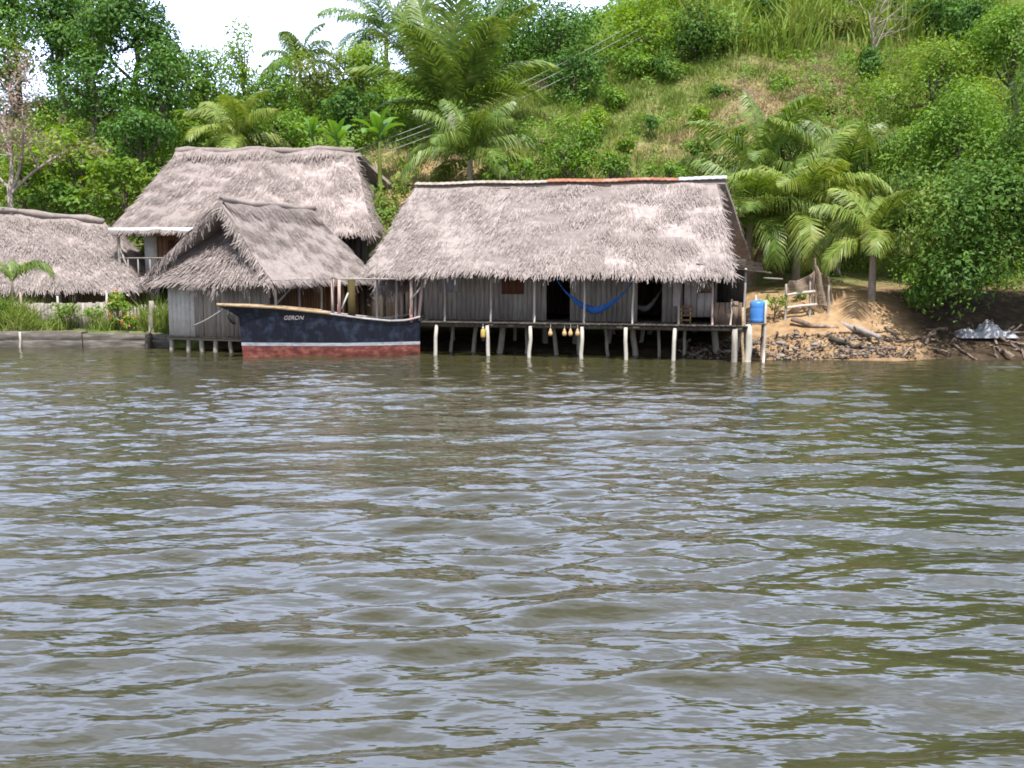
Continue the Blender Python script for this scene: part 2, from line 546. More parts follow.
# ------------------------------------------------------------------ water: real waves in a wide sheet, flat beyond
def build_water():
    st = .085
    x0, x1, y0, y1 = -27.0, 27.0, 3.0, 44.0
    nx, ny = int((x1 - x0) / st), int((y1 - y0) / st)
    xs, ys = np.linspace(x0, x1, nx), np.linspace(y0, y1, ny)
    X, Y = np.meshgrid(xs, ys)
    r = np.random.default_rng(5)
    Z = np.zeros_like(X)
    for k in range(96):
        lam = .27 * (9.0) ** r.uniform(0, 1)
        th = pi / 2 + r.normal(0, .27) + .05
        kk = 2 * pi / lam
        amp = .0082 * lam ** .88 * r.uniform(.5, 1.2) / 2.0
        ph = (X * cos(th) + Y * sin(th)) * kk + r.uniform(0, 2 * pi)
        Z += amp * (np.sin(ph) + .15 * np.cos(2 * ph))
    gust = 1 + .35 * vnoise(X, Y * .6, .09, 9)
    Z *= np.clip(gust, .5, 1.7)
    ed = np.minimum.reduce([(X - x0), (x1 - X), (Y - y0), (y1 - Y)])
    Z *= np.clip(ed / 1.0, 0, 1)
    calm = 1 - .36 * sstep(Y, 26, 35)
    Z *= calm
    Z[0, :] = Z[-1, :] = 0
    Z[:, 0] = Z[:, -1] = 0
    mb = MB()
    mb.grid(np.stack([X, Y, Z], -1))
    B = 400
    mb.quads([[(-B, -B, 0), (B, -B, 0), (B, y0, 0), (-B, y0, 0)], [(-B, y0, 0), (x0, y0, 0), (x0, y1, 0), (-B, y1, 0)], [(x1, y0, 0), (B, y0, 0), (B, y1, 0), (x1, y1, 0)]])
    tag(mb.build('river_water', M['water'], smooth=True), kind='structure')


build_water()


# ------------------------------------------------------------------ thatch
def thatch(mb, A, B, C, D, dens=230, L=(.3, .65), wd=(.022, .06), fringe=42, fl=(.25, .6), thick=.22, lump=.05, lift=(.005, .06)):
    A, B, C, D = [np.array(p, float) for p in (A, B, C, D)]
    n = unit(np.cross(B - A, (C + D) / 2 - (A + B) / 2))
    wb, ht = np.linalg.norm(B - A), np.linalg.norm((C + D) / 2 - (A + B) / 2)
    wt = np.linalg.norm(C - D)
    area = (wb + wt) / 2 * ht

    def at(s, t):
        s, t = s[..., None], t[..., None]
        return (A * (1 - s) + B * s) * (1 - t) + (D * (1 - s) + C * s) * t

    ns, nt_ = max(3, int(wb / .35)), max(3, int(ht / .35))
    S, T = np.meshgrid(np.linspace(0, 1, ns), np.linspace(0, 1, nt_))
    P = at(S, T)
    o = lump * vnoise(S * wb, T * ht, .28, int(wb * 100) % 97) + lump * .6 * vnoise(S * wb, T * ht, .8, int(ht * 100) % 89)
    P = P + n * o[..., None]
    Q = P - n * thick
    mb.grid(P)
    mb.grid(Q)
    for e0, e1 in ((P[0], Q[0]), (P[-1], Q[-1]), (P[:, 0], Q[:, 0]), (P[:, -1], Q[:, -1])):
        mb.grid(np.stack([e0, e1]))
    N = int(dens * area)
    t = rng.random(N)
    s = rng.random(N)
    keep = rng.random(N) < (wb * (1 - t) + wt * t) / max(wb, wt)
    s, t = s[keep], t[keep]
    rows = max(2, ht / .3)
    t = np.clip((np.floor(t * rows) + rng.random(len(t)) ** 1.6 * .7) / rows, 0.0, 1)
    off = lump * vnoise(s * wb, t * ht, .28, int(wb * 100) % 97) + lump * .6 * vnoise(s * wb, t * ht, .8, int(ht * 100) % 89)
    R = at(s, t) + n * (off - .01)[:, None]
    dn = -unit((D - A)[None] * (1 - s)[:, None] + (C - B)[None] * s[:, None])
    sd = unit(np.cross(dn, n))
    k = len(R)
    dr = unit(dn + sd * rng.normal(0, .2, k)[:, None])
    ln = rng.uniform(*L, k)
    tip = R + dr * ln[:, None] + n * rng.uniform(*lift, k)[:, None]
    w = sd * (rng.uniform(*wd, k) / 2)[:, None]
    mb.quads(np.stack([R - w, R + w, tip + w * .3, tip - w * .3], 1))
    if fringe:
        k = int(fringe * wb)
        s = rng.random(k)
        t = rng.random(k) * .06
        R = at(s, t) + n * rng.uniform(-thick, .03, k)[:, None]
        dn = -unit((D - A)[None] * (1 - s)[:, None] + (C - B)[None] * s[:, None])
        sd = unit(B - A)
        cl = .75 + .5 * vnoise(s * wb, s * 0, .7, 17)
        ln = rng.uniform(*fl, k) * np.clip(cl, .35, 1.4)
        dr = unit(dn * .55 + np.array([0, 0, -1.0]) * rng.uniform(.3, 1.0, k)[:, None] + sd * rng.normal(0, .2, k)[:, None])
        tip = R + dr * ln[:, None]
        w = sd * (rng.uniform(.02, .07, k) / 2)[:, None]
        mb.quads(np.stack([R - w, R + w, tip + w * .25, tip - w * .25], 1))


def edge_fringe(mb, a, b, out, per_m=40, L=(.2, .5), depth=.25):
    """Loose leaf ends along a raking edge."""
    a, b, out = np.array(a, float), np.array(b, float), np.array(out, float)
    ln = np.linalg.norm(b - a)
    k = int(per_m * ln)
    s = rng.random(k)[:, None]
    R = a + (b - a) * s + np.array([0, 0, -1.0]) * rng.uniform(0, depth, k)[:, None]
    d = unit(out * rng.uniform(.1, .7, k)[:, None] + np.array([0, 0, -1.0]) * rng.uniform(.4, 1, k)[:, None] + rng.normal(0, .2, (k, 3)))
    tip = R + d * rng.uniform(*L, k)[:, None]
    w = unit(b - a) * (rng.uniform(.03, .08, k) / 2)[:, None]
    mb.quads(np.stack([R - w, R + w, tip + w * .3, tip - w * .3], 1))


def planks(mb, u0, u1, v, z0, z1, bw=.19, th=.03, axis='u', ztop=.02, drop=0.0):
    n = max(1, round((u1 - u0) / bw))
    e = np.linspace(u0, u1, n + 1)
    for k in range(n):
        if drop and rng.random() < drop:
            continue
        j = rng.uniform(-.012, .012)
        a, b, zz, zb = e[k] + .004, e[k + 1] - .004, z1 + rng.uniform(-ztop, ztop), z0 + rng.uniform(-ztop, ztop)
        if axis == 'u':
            mb.box(a, v + j, zb, b, v + j + th, zz)
        else:
            mb.box(v + j, a, zb, v + j + th, b, zz)


def post(name, a, b, r, mat, parent, n=7, wob=.015):
    mb = MB()
    a, b = np.array(a, float), np.array(b, float)
    t = np.linspace(0, 1, 5)[:, None]
    P = a + (b - a) * t
    P[1:-1] += rng.normal(0, wob, (3, 3)) * np.array([1, 1, 0])
    mb.tube(P, [r * 1.08, r * 1.04, r, r * .96, r * .9], n)
    return mb.build(name, mat, parent, smooth=True)


def beam(name, a, b, w, h, mat, parent):
    mb = MB()
    mb.bar(a, b, w, h)
    return mb.build(name, mat, parent)


# ------------------------------------------------------------------ the long house on stilts
def stilt_house():
    O, R = G(435, 355.5), G(735, 362)
    ang = math.atan2(R[1] - O[1], R[0] - O[0])
    f = Frame(O, ang)
    root = thing('stilt_house', O, 'long thatched house on stilts over the water, with a partly rusty ridge cap', 'house', 'thatched houses on the river bank', ang)
    zd = f.loc(435, 322)[1]
    # roof
    ve, vr, vb = -.05, 3.9, 7.9
    ze = f.loc(560, 270, ve)[1]
    uA, uB = f.uu(366, ve), f.uu(733, ve)
    uD, zr = f.loc(417, 185, vr)
    uC = f.loc(716, 183, vr)[0]
    mb = MB()
    # front slope in three bays, each with its own sag
    cuts = np.linspace(0, 1, 4)
    ev = [np.array([uA + (uB - uA) * c, ve + .05 * sin(c * 9), ze + d]) for c, d in zip(cuts, (-.02, .02, -.03, -.1))]
    rv = [np.array([uD + (uC - uD) * c, vr, zr + d]) for c, d in zip(cuts, (0, -.03, -.02, .02))]
    for k in range(3):
        thatch(mb, ev[k], ev[k + 1], rv[k + 1], rv[k], dens=300)
    back = [np.array([uA - .1, vb, ze]), np.array([uB + .8, vb - .3, ze])]
    thatch(mb, back[1], back[0], rv[0], rv[3] + np.array([.35, 0, 0]), dens=50, fringe=25)
    thatch(mb, back[0], ev[0], rv[0] + np.array([0, -.01, 0]), rv[0], dens=200)
    # right gable, set back under the verge, thatched like a curtain
    thatch(mb, ev[3] + np.array([-.45, .5, .15]), back[1] + np.array([-1.2, -.5, .15]), rv[3] + np.array([-.35, .05, -.3]), rv[3] + np.array([-.35, -.05, -.3]), dens=90, fringe=20)
    edge_fringe(mb, ev[3], rv[3], (1, 0, 0), 55, (.2, .5), .2)
    edge_fringe(mb, back[1], rv[3], (1, 0, 0), 40, (.2, .45), .2)
    roof = mb.build('roof', M['thatch'], root)
    # ridge sheets
    segs = [(417, 548, 'ridge_pale'), (547, 628, 'rust'), (627, 677, 'rust'), (676, 724, 'zinc')]
    for k, (a, b, m) in enumerate(segs):
        s = MB()
        ua, ub = f.uu(a, vr), f.uu(b, vr)
        n = max(3, int((ub - ua) / .12))
        us = np.linspace(ua, ub, n)
        P = np.zeros((n, 3, 3))
        for i, u in enumerate(us):
            r = .016 * (i % 2) + .02 * sin(u * 1.7 + k)
            P[i] = [(u, vr - .2, zr + .0 + r), (u, vr, zr + .11 + r + .015 * (k % 2)), (u, vr + .2, zr + .0 + r)]
        s.grid(P)
        s.grid(P[:, ::-1] - np.array([0, 0, .02]))
        o = s.build('ridge_sheet', M[m], roof)
        tag(o, ['pale bleached ridge sheet', 'rusty orange ridge sheet', 'rusty orange ridge sheet', 'grey metal ridge sheet'][k])
    # stilts
    for px in (435, 488, 530, 582, 627, 675):
        u = f.uu(px)
        lean = .06 if px == 435 else rng.uniform(-.04, .04)
        post('stilt', (u - lean, 0.02, -.8), (u + lean, 0.0, zd - .1), .075, M['stilt_pale'], root)
    u = f.uu(735)
    post('stilt', (u, 0.0, -.8), (u + .02, 0, zd - .1), .11, M['stilt'], root)
    for v, step in ((1.5, 1.0), (3.2, 1.3), (5.2, 1.7)):
        for u in np.arange(f.uu(452, v), f.uu(745, v), step):
            post('stilt', (u + rng.uniform(-.3, .3), v, -.6), (u + rng.uniform(-.05, .05), v, zd - .12), rng.uniform(.06, .13), M['stilt'] if v < 2 else M['grey_wood'], root)
    # deck
    u0, u1 = f.uu(421), f.uu(745)
    mb = MB()
    e = np.arange(u0, u1, .2)
    for a in e:
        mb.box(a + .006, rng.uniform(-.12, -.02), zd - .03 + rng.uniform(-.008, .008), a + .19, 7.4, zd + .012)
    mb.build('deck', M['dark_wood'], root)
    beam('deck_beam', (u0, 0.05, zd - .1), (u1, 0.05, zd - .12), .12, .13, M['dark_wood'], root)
    beam('deck_beam', (u0, 1.5, zd - .11), (u1, 1.5, zd - .11), .12, .14, M['dark_wood'], root)
    beam('deck_beam', (u0, 3.2, zd - .11), (u1, 3.2, zd - .11), .12, .14, M['dark_wood'], root)
    beam('deck_beam', (u0, 5.2, zd - .11), (u1, 5.2, zd - .11), .12, .14, M['dark_wood'], root)
    # porch posts
    for px, m in ((444, 'grey_wood'), (490, 'grey_wood'), (535, 'pale_wood'), (584, 'pale_wood'), (633, 'pale_wood'), (679, 'grey_wood'), (712, 'pink_wood')):
        u = f.uu(px, .45)
        post('porch_post', (u + rng.uniform(-.03, .03), .45, zd), (u, .5, ze + .35), .04, M[m], root)
    beam('eave_pole', (uA + .3, .5, ze + .3), (uB - .3, .5, ze + .3), .1, .1, M['brown_wood'], root)
    # walls
    vw = 1.5
    zt = ze + 1.0
    for a, b in ((424, 546.5), (570, 637.5), (662, 683)):
        mb = MB()
        planks(mb, f.uu(a, vw), f.uu(b, vw), vw, zd + .01, zt)
        mb.build('front_wall', M['grey_wood'], root)
    mb = MB()
    ul, ur = f.uu(424, vw), f.uu(714, vw)
    planks(mb, vw + .05, 7.0, ul, zd, zt, axis='v')
    mb.build('side_wall', M['grey_wood'], root)
    mb = MB()
    planks(mb, vw + .05, 7.0, ur, zd, zt, axis='v')
    mb.build('side_wall', M['grey_wood'], root)
    mb = MB()
    planks(mb, ul, ur, 7.0, zd, zt)
    mb.box(ul, 7.06, zd - .02, ur, 7.09, zt + .3)  # solid sheet added behind the boards to stop light through the gaps
    mb.build('rear_wall', M['brown_wood'], root)
    for a, b in ((546.5, 570), (637.5, 662)):
        mb = MB()
        mb.box(f.uu(a, vw) - .1, vw + .12, zd + 1.95, f.uu(b, vw) + .1, vw + .16, zt)
        mb.build('lintel_board', M['brown_wood'], root)
    # pale end bay, in front of the wall
    vp = 1.15
    a, b = f.uu(684, vp), f.uu(712, vp)
    mb = MB()
    wz0, wz1 = f.loc(700, 293, vp)[1], f.loc(700, 277, vp)[1]
    wa = f.uu(697, vp)
    zt2 = ze + .7
    planks(mb, a, wa - .01, vp, zd + .25, zt2, .3)
    planks(mb, wa, b, vp, zd + .25, wz0, .3)
    planks(mb, wa, b, vp, wz1, zt2, .3)
    mb.build('wall_panel', M['pale_board'], root)
    w = MB()
    w.box(wa, vp + .06, wz0, b, vp + .09, wz1)
    tag(w.build('shutter', M['brown_wood'], root), 'brown window board in the pale end bay')
    # shutters on the front wall
    for x0, x1, y0, y1, m, lb in ((502, 524, 294, 270, 'shutter', 'red brown window shutter'), (440, 459, 292, 270, 'slate', 'blue grey window board')):
        s = MB()
        a, b = f.uu(x0, vw), f.uu(x1, vw)
        z0, z1 = f.loc(x0, y0, vw)[1], f.loc(x0, y1, vw)[1]
        for k in range(3):
            s.box(a + (b - a) * k / 3 + .004, vw - .06, z0, a + (b - a) * (k + 1) / 3 - .004, vw - .025, z1)
        tag(s.build('shutter', M[m], root), lb)
    # right wing: low plank parapet and open kitchen
    vk = .5
    a, b = f.uu(713, vk), f.uu(745, vk)
    zp = f.loc(730, 302, vk)[1]
    mb = MB()
    planks(mb, a, b, vk, zd + .02, zp, .22, ztop=.03)
    planks(mb, vk + .04, 5, b, zd + .02, zp, .22, axis='v')
    mb.build('parapet', M['brown_wood'], root)
    post('porch_post', (b, .4, zd - .6), (b, .42, f.loc(745, 268, .4)[1]), .045, M['grey_wood'], root)
    post('parapet_batten', (f.uu(731, vk - .05), vk - .05, zd), (f.uu(732, vk - .05), vk - .05, zp + .1), .03, M['pale_wood'], root)
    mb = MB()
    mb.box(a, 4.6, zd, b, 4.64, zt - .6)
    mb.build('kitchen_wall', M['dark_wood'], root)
    # lean-to roof over the kitchen
    mb = MB()
    za = f.loc(745, 270, .3)[1]
    for k in range(7):
        v0 = .2 + k * .62
        mb.bar((a - .6, v0 + .3, za + .22 + k * .05), (f.uu(763, .3), v0 + .3, za - .08 + k * .05), .6, .03)
    mb.build('lean_to_roof', M['dark_wood'], root)
    # left landing between the two buildings
    ua, ub = f.uu(372, 1.2), f.uu(421, 1.2)
    mb = MB()
    for x in np.arange(ua, ub, .2):
        mb.box(x, .3, zd - .04, x + .19, 6.5, zd + rng.uniform(0, .02))
    mb.build('landing', M['grey_wood'], root)
    for px, v in ((377, .5), (396, .5), (415, .4), (384, 2.6), (404, 2.6)):
        u = f.uu(px, v)
        post('landing_post', (u, v, -.6), (u + .02, v, ze + .1), .05, M['dark_wood'] if v > 1 else M['grey_wood'], root)
    mb = MB()
    planks(mb, f.uu(385, 4.4), f.uu(426, 4.4), 4.4, zd, zt - .4, .16, drop=.2)
    mb.build('landing_wall', M['grey_wood'], root)
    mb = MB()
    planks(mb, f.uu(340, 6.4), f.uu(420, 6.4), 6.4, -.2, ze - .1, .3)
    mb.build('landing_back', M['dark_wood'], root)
    mb = MB()
    thatch(mb, (f.uu(374, 1.4), 1.4, f.loc(380, 288, 1.4)[1]), (f.uu(411, 1.4), 1.4, f.loc(380, 287, 1.4)[1]), (f.uu(411, 1.9), 2.6, f.loc(380, 268, 1.9)[1]), (f.uu(374, 1.9), 2.6, f.loc(380, 268, 1.9)[1]), fringe=60)
    mb.build('landing_roof', M['thatch'], root)
    return f, zd, ze


HF, HZD, HZE = stilt_house()
hang = HF.a


def hammock(name, label, ua, za, ub, zb, v, zlow, width, mat, rope):
    A, B = np.array([ua, v, za]), np.array([ub, v + .05, zb])
    loc = HF.w(((ua + ub) / 2, v, zlow))
    mid = np.array([(ua + ub) / 2, v, zlow])
    root = thing(name, loc, label, 'hammock', None, HF.a)
    t = np.linspace(0, 1, 25)
    P = A + (B - A) * t[:, None]
    sag = (za + zb) / 2 - zlow
    P[:, 2] -= sag * (1 - np.abs(2 * t - 1) ** 1.7)
    hw = width * np.clip(np.sin(pi * np.clip((t - .12) / .76, 0, 1)), .04, 1) ** .7
    G_ = np.zeros((25, 7, 3))
    for k in range(7):
        c = (k / 6 - .5) * 2
        G_[:, k] = P
        G_[:, k, 1] += c * hw * .6
        G_[:, k, 2] += hw * .62 * c * c - hw * .1 + .012 * np.sin(t * 60 + k)
    sl = slice(3, 22)
    mb = MB()
    mb.grid(G_[sl] - mid)
    mb.grid(G_[sl][:, ::-1] - mid + np.array([0, 0, .012]))
    mb.build('sling', mat, root, smooth=True)
    for seq in (slice(0, 5), slice(20, 25)):
        r = MB()
        for k in (0, 3, 6):
            r.tube(G_[seq, k] - mid, .012, 5)
        r.build('cord', rope, root)
    return root


a, za = HF.loc(556, 279, .75)
b, zb = HF.loc(634, 280, .75)
hammock('hammock', 'bright blue hammock slung along the porch of the stilt house', a, za, b, zb, .75, HF.loc(592, 313, .75)[1], .4, M['blue_net'], M['blue_net'])
a, za = HF.loc(630, 312, 3.0)
b, zb = HF.loc(668, 282, 3.0)
hammock('hammock', 'pale grey hammock in the dark doorway right of the blue one', a, za + .5, b, zb + .2, 2.6, HF.loc(645, 310, 2.6)[1], .35, M['pale_net'], M['pale_net'])


def hung_cloth():
    u, z1 = HF.loc(678, 277, .62)
    z0 = HF.loc(678, 306, .62)[1]
    loc = HF.w((u, .62, z1))
    s = np.linspace(-.16, .16, 9)
    z = np.linspace(0, z0 - z1, 9)
    S, Z = np.meshgrid(s, z)
    P = np.stack([S * (1 - .25 * np.abs(Z)) + .03 * Z, .05 * np.sin(S * 40 + Z * 2), Z], -1)
    mb = MB()
    mb.grid(P)
    mb.grid(P + np.array([0, .015, 0]))
    o = mb.build('hanging_cloth', M['cloth_pink'], None, smooth=True)
    o.location = Vector(loc)
    o.rotation_euler = (0, 0, HF.a)
    tag(o, 'washed-out pink cloth hanging from the porch eave beside the doorway', 'cloth')


hung_cloth()


def slat_crate():
    u, z = HF.loc(686, 318, .9)
    loc = HF.w((u, .85, HZD + .012))
    t = thing('slatted_crate', loc, 'small yellowish slatted crate on the porch by the pale end bay', 'crate', None, HF.a)
    for x in (-.16, .16):
        for y in (-.1, .1):
            beam('corner_post', (x, y, 0), (x, y, .62), .03, .03, M['yellow'], t)
    for zz in (.1, .27, .44, .58):
        mb = MB()
        mb.box(-.18, -.135, zz, .18, -.117, zz + .06)
        mb.box(-.18, .117, zz, .18, .135, zz + .06)
        mb.box(-.195, -.11, zz, -.177, .11, zz + .06)
        mb.box(.177, -.11, zz, .195, .11, zz + .06)
        mb.build('slat', M['ochre_wall'], t)


slat_crate()


def lathe(prof, n=18):
    mb = MB()
    th = np.arange(n) * 2 * pi / n
    P = np.array([[(r * cos(a), r * sin(a), z) for a in th] for r, z in prof])
    i = mb.grid(P, True)
    return mb


def daylight_gourds():
    xs = (551, 565, 571, 578)
    lbs = ['tan gourd float hanging alone under the deck between the second and third front stilts from the boat',
           'tan gourd float under the deck, first of three hanging together by the fourth front stilt',
           'tan gourd float under the deck, middle one of three beside the fourth front stilt',
           'tan gourd float under the deck, nearest the fourth front stilt']
    lbs[0] = 'tan gourd float hanging alone under the deck, left of the three close together'
    for px, lb in zip(xs, lbs):  # made-up gourds in place of sunlit ground glimpsed beneath the deck
        u, z = HF.loc(px, 332, .02)
        loc = HF.w((u, -.1, z))
        t = thing('gourd_float', loc, lb, 'float', 'tan floats hanging under the deck')
        lathe([(.01, -.14), (.06, -.13), (.085, -.07), (.075, 0), (.045, .06), (.04, .1), (.02, .13), (.005, .135)], 10).build('gourd', M['float'], t, smooth=True)
        mb = MB()
        mb.tube([(0, 0, .13), (0.01, .01, .2), (0, .03, HZD - z - .02)], .008, 5)
        mb.build('cord', M['rope'], t)
    u, z = HF.loc(484, 332, .02)
    loc = HF.w((u, -.12, z))
    t = thing('plastic_jug', loc, 'yellow jug hanging under the deck beside the second front stilt', 'jug')
    mb = lathe([(.01, -.2), (.08, -.19), (.09, -.15), (.09, .05), (.07, .1), (.03, .14), (.03, .17)], 12)
    mb.build('body', M['yellow'], t, smooth=True)
    lathe([(.036, .165), (.036, .2), (.005, .203)], 10).build('cap', M['white_paint'], t)
    mb = MB()
    mb.tube([(.05, 0, .12), (.085, 0, .15), (.1, 0, .08), (.088, 0, .0)], .014, 6)
    mb.build('handle', M['yellow'], t, smooth=True)
    mb = MB()
    mb.tube([(0, 0, .2), (0, .03, .25), (0, .05, HZD - z - .02)], .008, 5)
    mb.build('cord', M['rope'], t)


daylight_gourds()


# ------------------------------------------------------------------ the small hut with the gablet roof
def hut():
    O = G(170, 350)
    ang = -radians(20)
    f = Frame(O, ang)
    root = thing('waterside_hut', O, 'small thatched hut with a shaggy gable end, on short stilts behind the boat', 'hut', 'thatched houses on the river bank', ang)
    ze, zr = 2.85, 5.85
    e = [np.array(p) for p in ((-.72, -.72, ze), (5.35, -.72, ze - .05), (5.35, 7.6, ze), (-.72, 7.6, ze))]
    a, b = np.array([2.5, .15, zr - .08]), np.array([2.5, 7.0, zr - .15])
    mb = MB()
    thatch(mb, e[1], e[2], b, a, dens=330, thick=.28, lift=(-.005, .02), L=(.25, .5))
    thatch(mb, e[3], e[0], a, b, dens=160, thick=.28)
    thatch(mb, e[2], e[3], b, b + np.array([.01, 0, 0]), dens=60)
    z2 = 4.7
    thatch(mb, e[0] + np.array([.12, .0, -.03]), e[1] + np.array([-.12, 0, -.0]), (3.45, 1.15, z2), (1.5, 1.15, z2), dens=330, lump=.07, lift=(.02, .16), fl=(.3, .7), fringe=55)
    thatch(mb, (1.4, 1.3, z2 - .1), (3.5, 1.3, z2 - .1), (2.52, 1.45, zr - .3), (2.48, 1.45, zr - .3), dens=200, fringe=40)
    for p in (e[0], e[1]):
        edge_fringe(mb, p, a, (0, -1, 0), 90, (.2, .55), .25)
    roof = mb.build('roof', M['thatch'], root)
    mb = MB()
    P = [(2.5 + .03 * sin(y * 3), y, zr + .0 + .04 * sin(y * 2.1)) for y in np.linspace(.2, 7.1, 12)]
    mb.tube(P, [.12 + .03 * sin(k * 2) for k in range(12)], 7)
    thatch(mb, (2.85, .3, zr - .3), (2.85, 7.0, zr - .35), (2.5, 7.0, zr + .04), (2.5, .3, zr + .08), dens=200, fringe=25, thick=.05)
    mb.build('ridge_roll', M['thatch_old'], roof)
    zf = .58
    mb = MB()
    planks(mb, 0, 1.25, 0, zf, ze + .2, .21)  # sunlit stretch of the gable wall, its brightness put into a paler colour
    tag(mb.build('gable_wall', M['grey_paint'], root), 'pale sunlit end boards')
    mb = MB()
    planks(mb, 1.25, 4.7, .02, zf, ze + .6, .2)
    mb.build('gable_wall', M['grey_wood'], root)
    mb = MB()
    planks(mb, .05, 7, 4.1, zf, ze + .3, .22, axis='v')
    mb.build('side_wall', M['brown_wood'], root)
    mb = MB()
    planks(mb, .05, 7, .02, zf, ze + .3, .3, axis='v')
    mb.build('side_wall', M['brown_wood'], root)
    mb = MB()
    planks(mb, 0, 4.7, 7, zf, ze + .3, .3)
    mb.build('rear_wall', M['brown_wood'], root)
    mb = MB()
    for y in np.arange(-.15, 7, .21):
        mb.box(-.1, y, zf - .05, 5.0, y + .2, zf + rng.uniform(-.01, .01))
    mb.build('floor', M['dark_wood'], root)
    for v in (.1, 1.7, 3.4, 5.2):
        post('eave_post', (4.95, v, -.6), (4.95, v, ze + .2), .055, M['pale_wood'] if v in (.1, 3.4) else M['grey_wood'], root)
    beam('brace', (4.95, .1, 1.9), (4.95, 1.6, 2.75), .06, .06, M['grey_wood'], root)
    for u in (.02, .85, 1.5, 2.1, 2.8, 3.5, 4.2):
        post('stilt', (u, .08, -.7), (u + rng.uniform(-.03, .03), .1, zf - .03), rng.uniform(.07, .11), M['stilt'], root)
    for v in (2, 4, 6):
        for u in (.1, 2.2, 4.4):
            post('stilt', (u, v, -.7), (u, v, zf - .03), .09, M['stilt'], root)
    beam('floor_beam', (-.1, .05, zf - .1), (5, .05, zf - .1), .1, .1, M['stilt'], root)


hut()


# ------------------------------------------------------------------ two-storey house behind
def tall_house():
    Y0 = 46.6
    ax = W(110, 230, Y0)[0]
    O = np.array([ax, Y0, .55])
    f = Frame(O, 0)
    root = thing('two_storey_house', O, 'two storey thatched house with a white eave board and a railed balcony', 'house', 'thatched houses on the river bank')

    def L(px, py, v):
        p = W(px, py, Y0 + v) - O
        return p
    e0, e1 = L(111, 229, 0), L(372, 232, 0)
    r0, r1 = L(178, 153, 4.6), L(354, 152, 4.6)
    b0, b1 = np.array([e0[0], 9.2, e0[2]]), np.array([e1[0] + 2.5, 9.0, e0[2] + .1])
    mb = MB()
    m0, m1 = (e0 + e1) / 2 + np.array([0, 0, .03]), (r0 + r1) / 2 + np.array([0, 0, -.04])
    thatch(mb, e0, m0, m1, r0, dens=230, fringe=0)
    thatch(mb, m0, e1, r1, m1, dens=230)
    thatch(mb, b1, b0, r0, r1 + np.array([.3, 0, 0]), dens=40)
    thatch(mb, b0, e0, r0 + np.array([0, -.01, 0]), r0, dens=150)
    thatch(mb, e1 + np.array([-.4, .4, .1]), b1 + np.array([-1.4, -.4, .1]), r1 + np.array([-.3, .05, -.3]), r1 + np.array([-.3, -.05, -.3]), dens=120, fringe=30)
    edge_fringe(mb, e1, r1, (1, 0, 0), 60, (.25, .6), .25)
    edge_fringe(mb, b1, r1, (1, 0, 0), 60, (.25, .5), .25)
    roof = mb.build('roof', M['thatch_old'], root)
    mb = MB()
    n = 16
    P = [r0 + (r1 - r0) * t + np.array([0, 0, .1 + .05 * sin(t * 17)]) for t in np.linspace(-.01, 1.0, n)]
    mb.tube(P, [.16 + .04 * sin(k * 2.2) for k in range(n)], 7)
    thatch(mb, P[0] + np.array([0, -.35, -.22]), P[-1] + np.array([0, -.35, -.22]), P[-1] + np.array([0, 0, .15]), P[0] + np.array([0, 0, .15]), dens=160, thick=.05, fringe=30)
    mb.build('ridge_roll', M['thatch_old'], roof)
    fb = L(196, 231, 0)
    mb = MB()
    mb.box(e0[0] - .1, -.12, e0[2] - .2, fb[0] + 1.5, -.07, e0[2] + .06)
    mb.build('eave_board', M['white_paint'], root)
    beam('eave_beam', (e0[0], .1, e0[2] - .24), (e1[0], .1, e0[2] - .24), .12, .14, M['brown_wood'], root)
    # balcony
    zf, zrl = L(140, 282, .2)[2], L(140, 258, .2)[2]
    up = L(119.5, 260, .15)[0]
    post('corner_post', (up, .15, 0), (up, .15, e0[2] - .2), .075, M['grey_wood'], root)
    post('corner_post', (L(170, 260, .15)[0] + .6, .15, 0), (L(170, 260, .15)[0] + .6, .15, e0[2] - .2), .075, M['grey_wood'], root)
    ue = L(215, 260, .2)[0]
    fl = MB()
    for v in np.arange(.05, 1.6, .2):
        fl.box(up + .1, v, zf - .06, ue, v + .19, zf)
    fl.box(up + .1, -.02, zf - .2, ue, .045, zf + .02)
    fl.build('balcony_floor', M['grey_wood'], root)
    rl = thing('x', (0, 0, 0), None, None)
    bpy.data.objects.remove(rl)
    r = MB()
    r.bar((up, .15, zrl), (ue, .15, zrl), .07, .06)
    rail = r.build('balcony_rail', M['grey_wood'], root)
    for px in (128, 138, 150, 162):
        u = L(px, 260, .15)[0]
        beam('baluster', (u, .15, zf), (u, .15, zrl - .03), .05, .05, M['grey_wood'], rail)
    beam('brace', (up + .05, .12, L(120, 248, .1)[2]), (L(133, 281, .1)[0], .12, zf), .07, .07, M['grey_wood'], root)
    # walls
    w0 = L(145, 260, 1.6)[0]
    w1 = L(157, 260, 1.6)[0]
    wr = e1[0] - .6
    mb = MB()
    mb.box(w0, 1.6, -.2, w1, 1.75, e0[2] + .8)
    tag(mb.build('wall', M['grey_paint'], root), 'pale grey corner wall')
    mb = MB()
    planks(mb, w1, wr, 1.68, zf, e0[2] + .8, .25)
    tag(mb.build('wall', M['ochre_wall'], root), 'ochre brown upper wall')
    mb = MB()
    planks(mb, w1 + .85, wr, 1.68, -.2, zf - .02, .25)
    planks(mb, wr - 3.2, wr + .02, 1.64, -.2, e0[2] + .8, .25)  # dark boards paint in the shaded hollow under the right eave
    planks(mb, 1.8, 8.6, w0, -.2, e0[2] + 1, .3, axis='v')
    planks(mb, 1.8, 8.6, wr, -.2, e0[2] + 1, .3, axis='v')
    mb.box(w0, 8.6, -.2, wr, 8.65, e0[2] + 1)
    tag(mb.build('wall', M['dark_wood'], root), 'dark lower and side walls')
    d = MB()
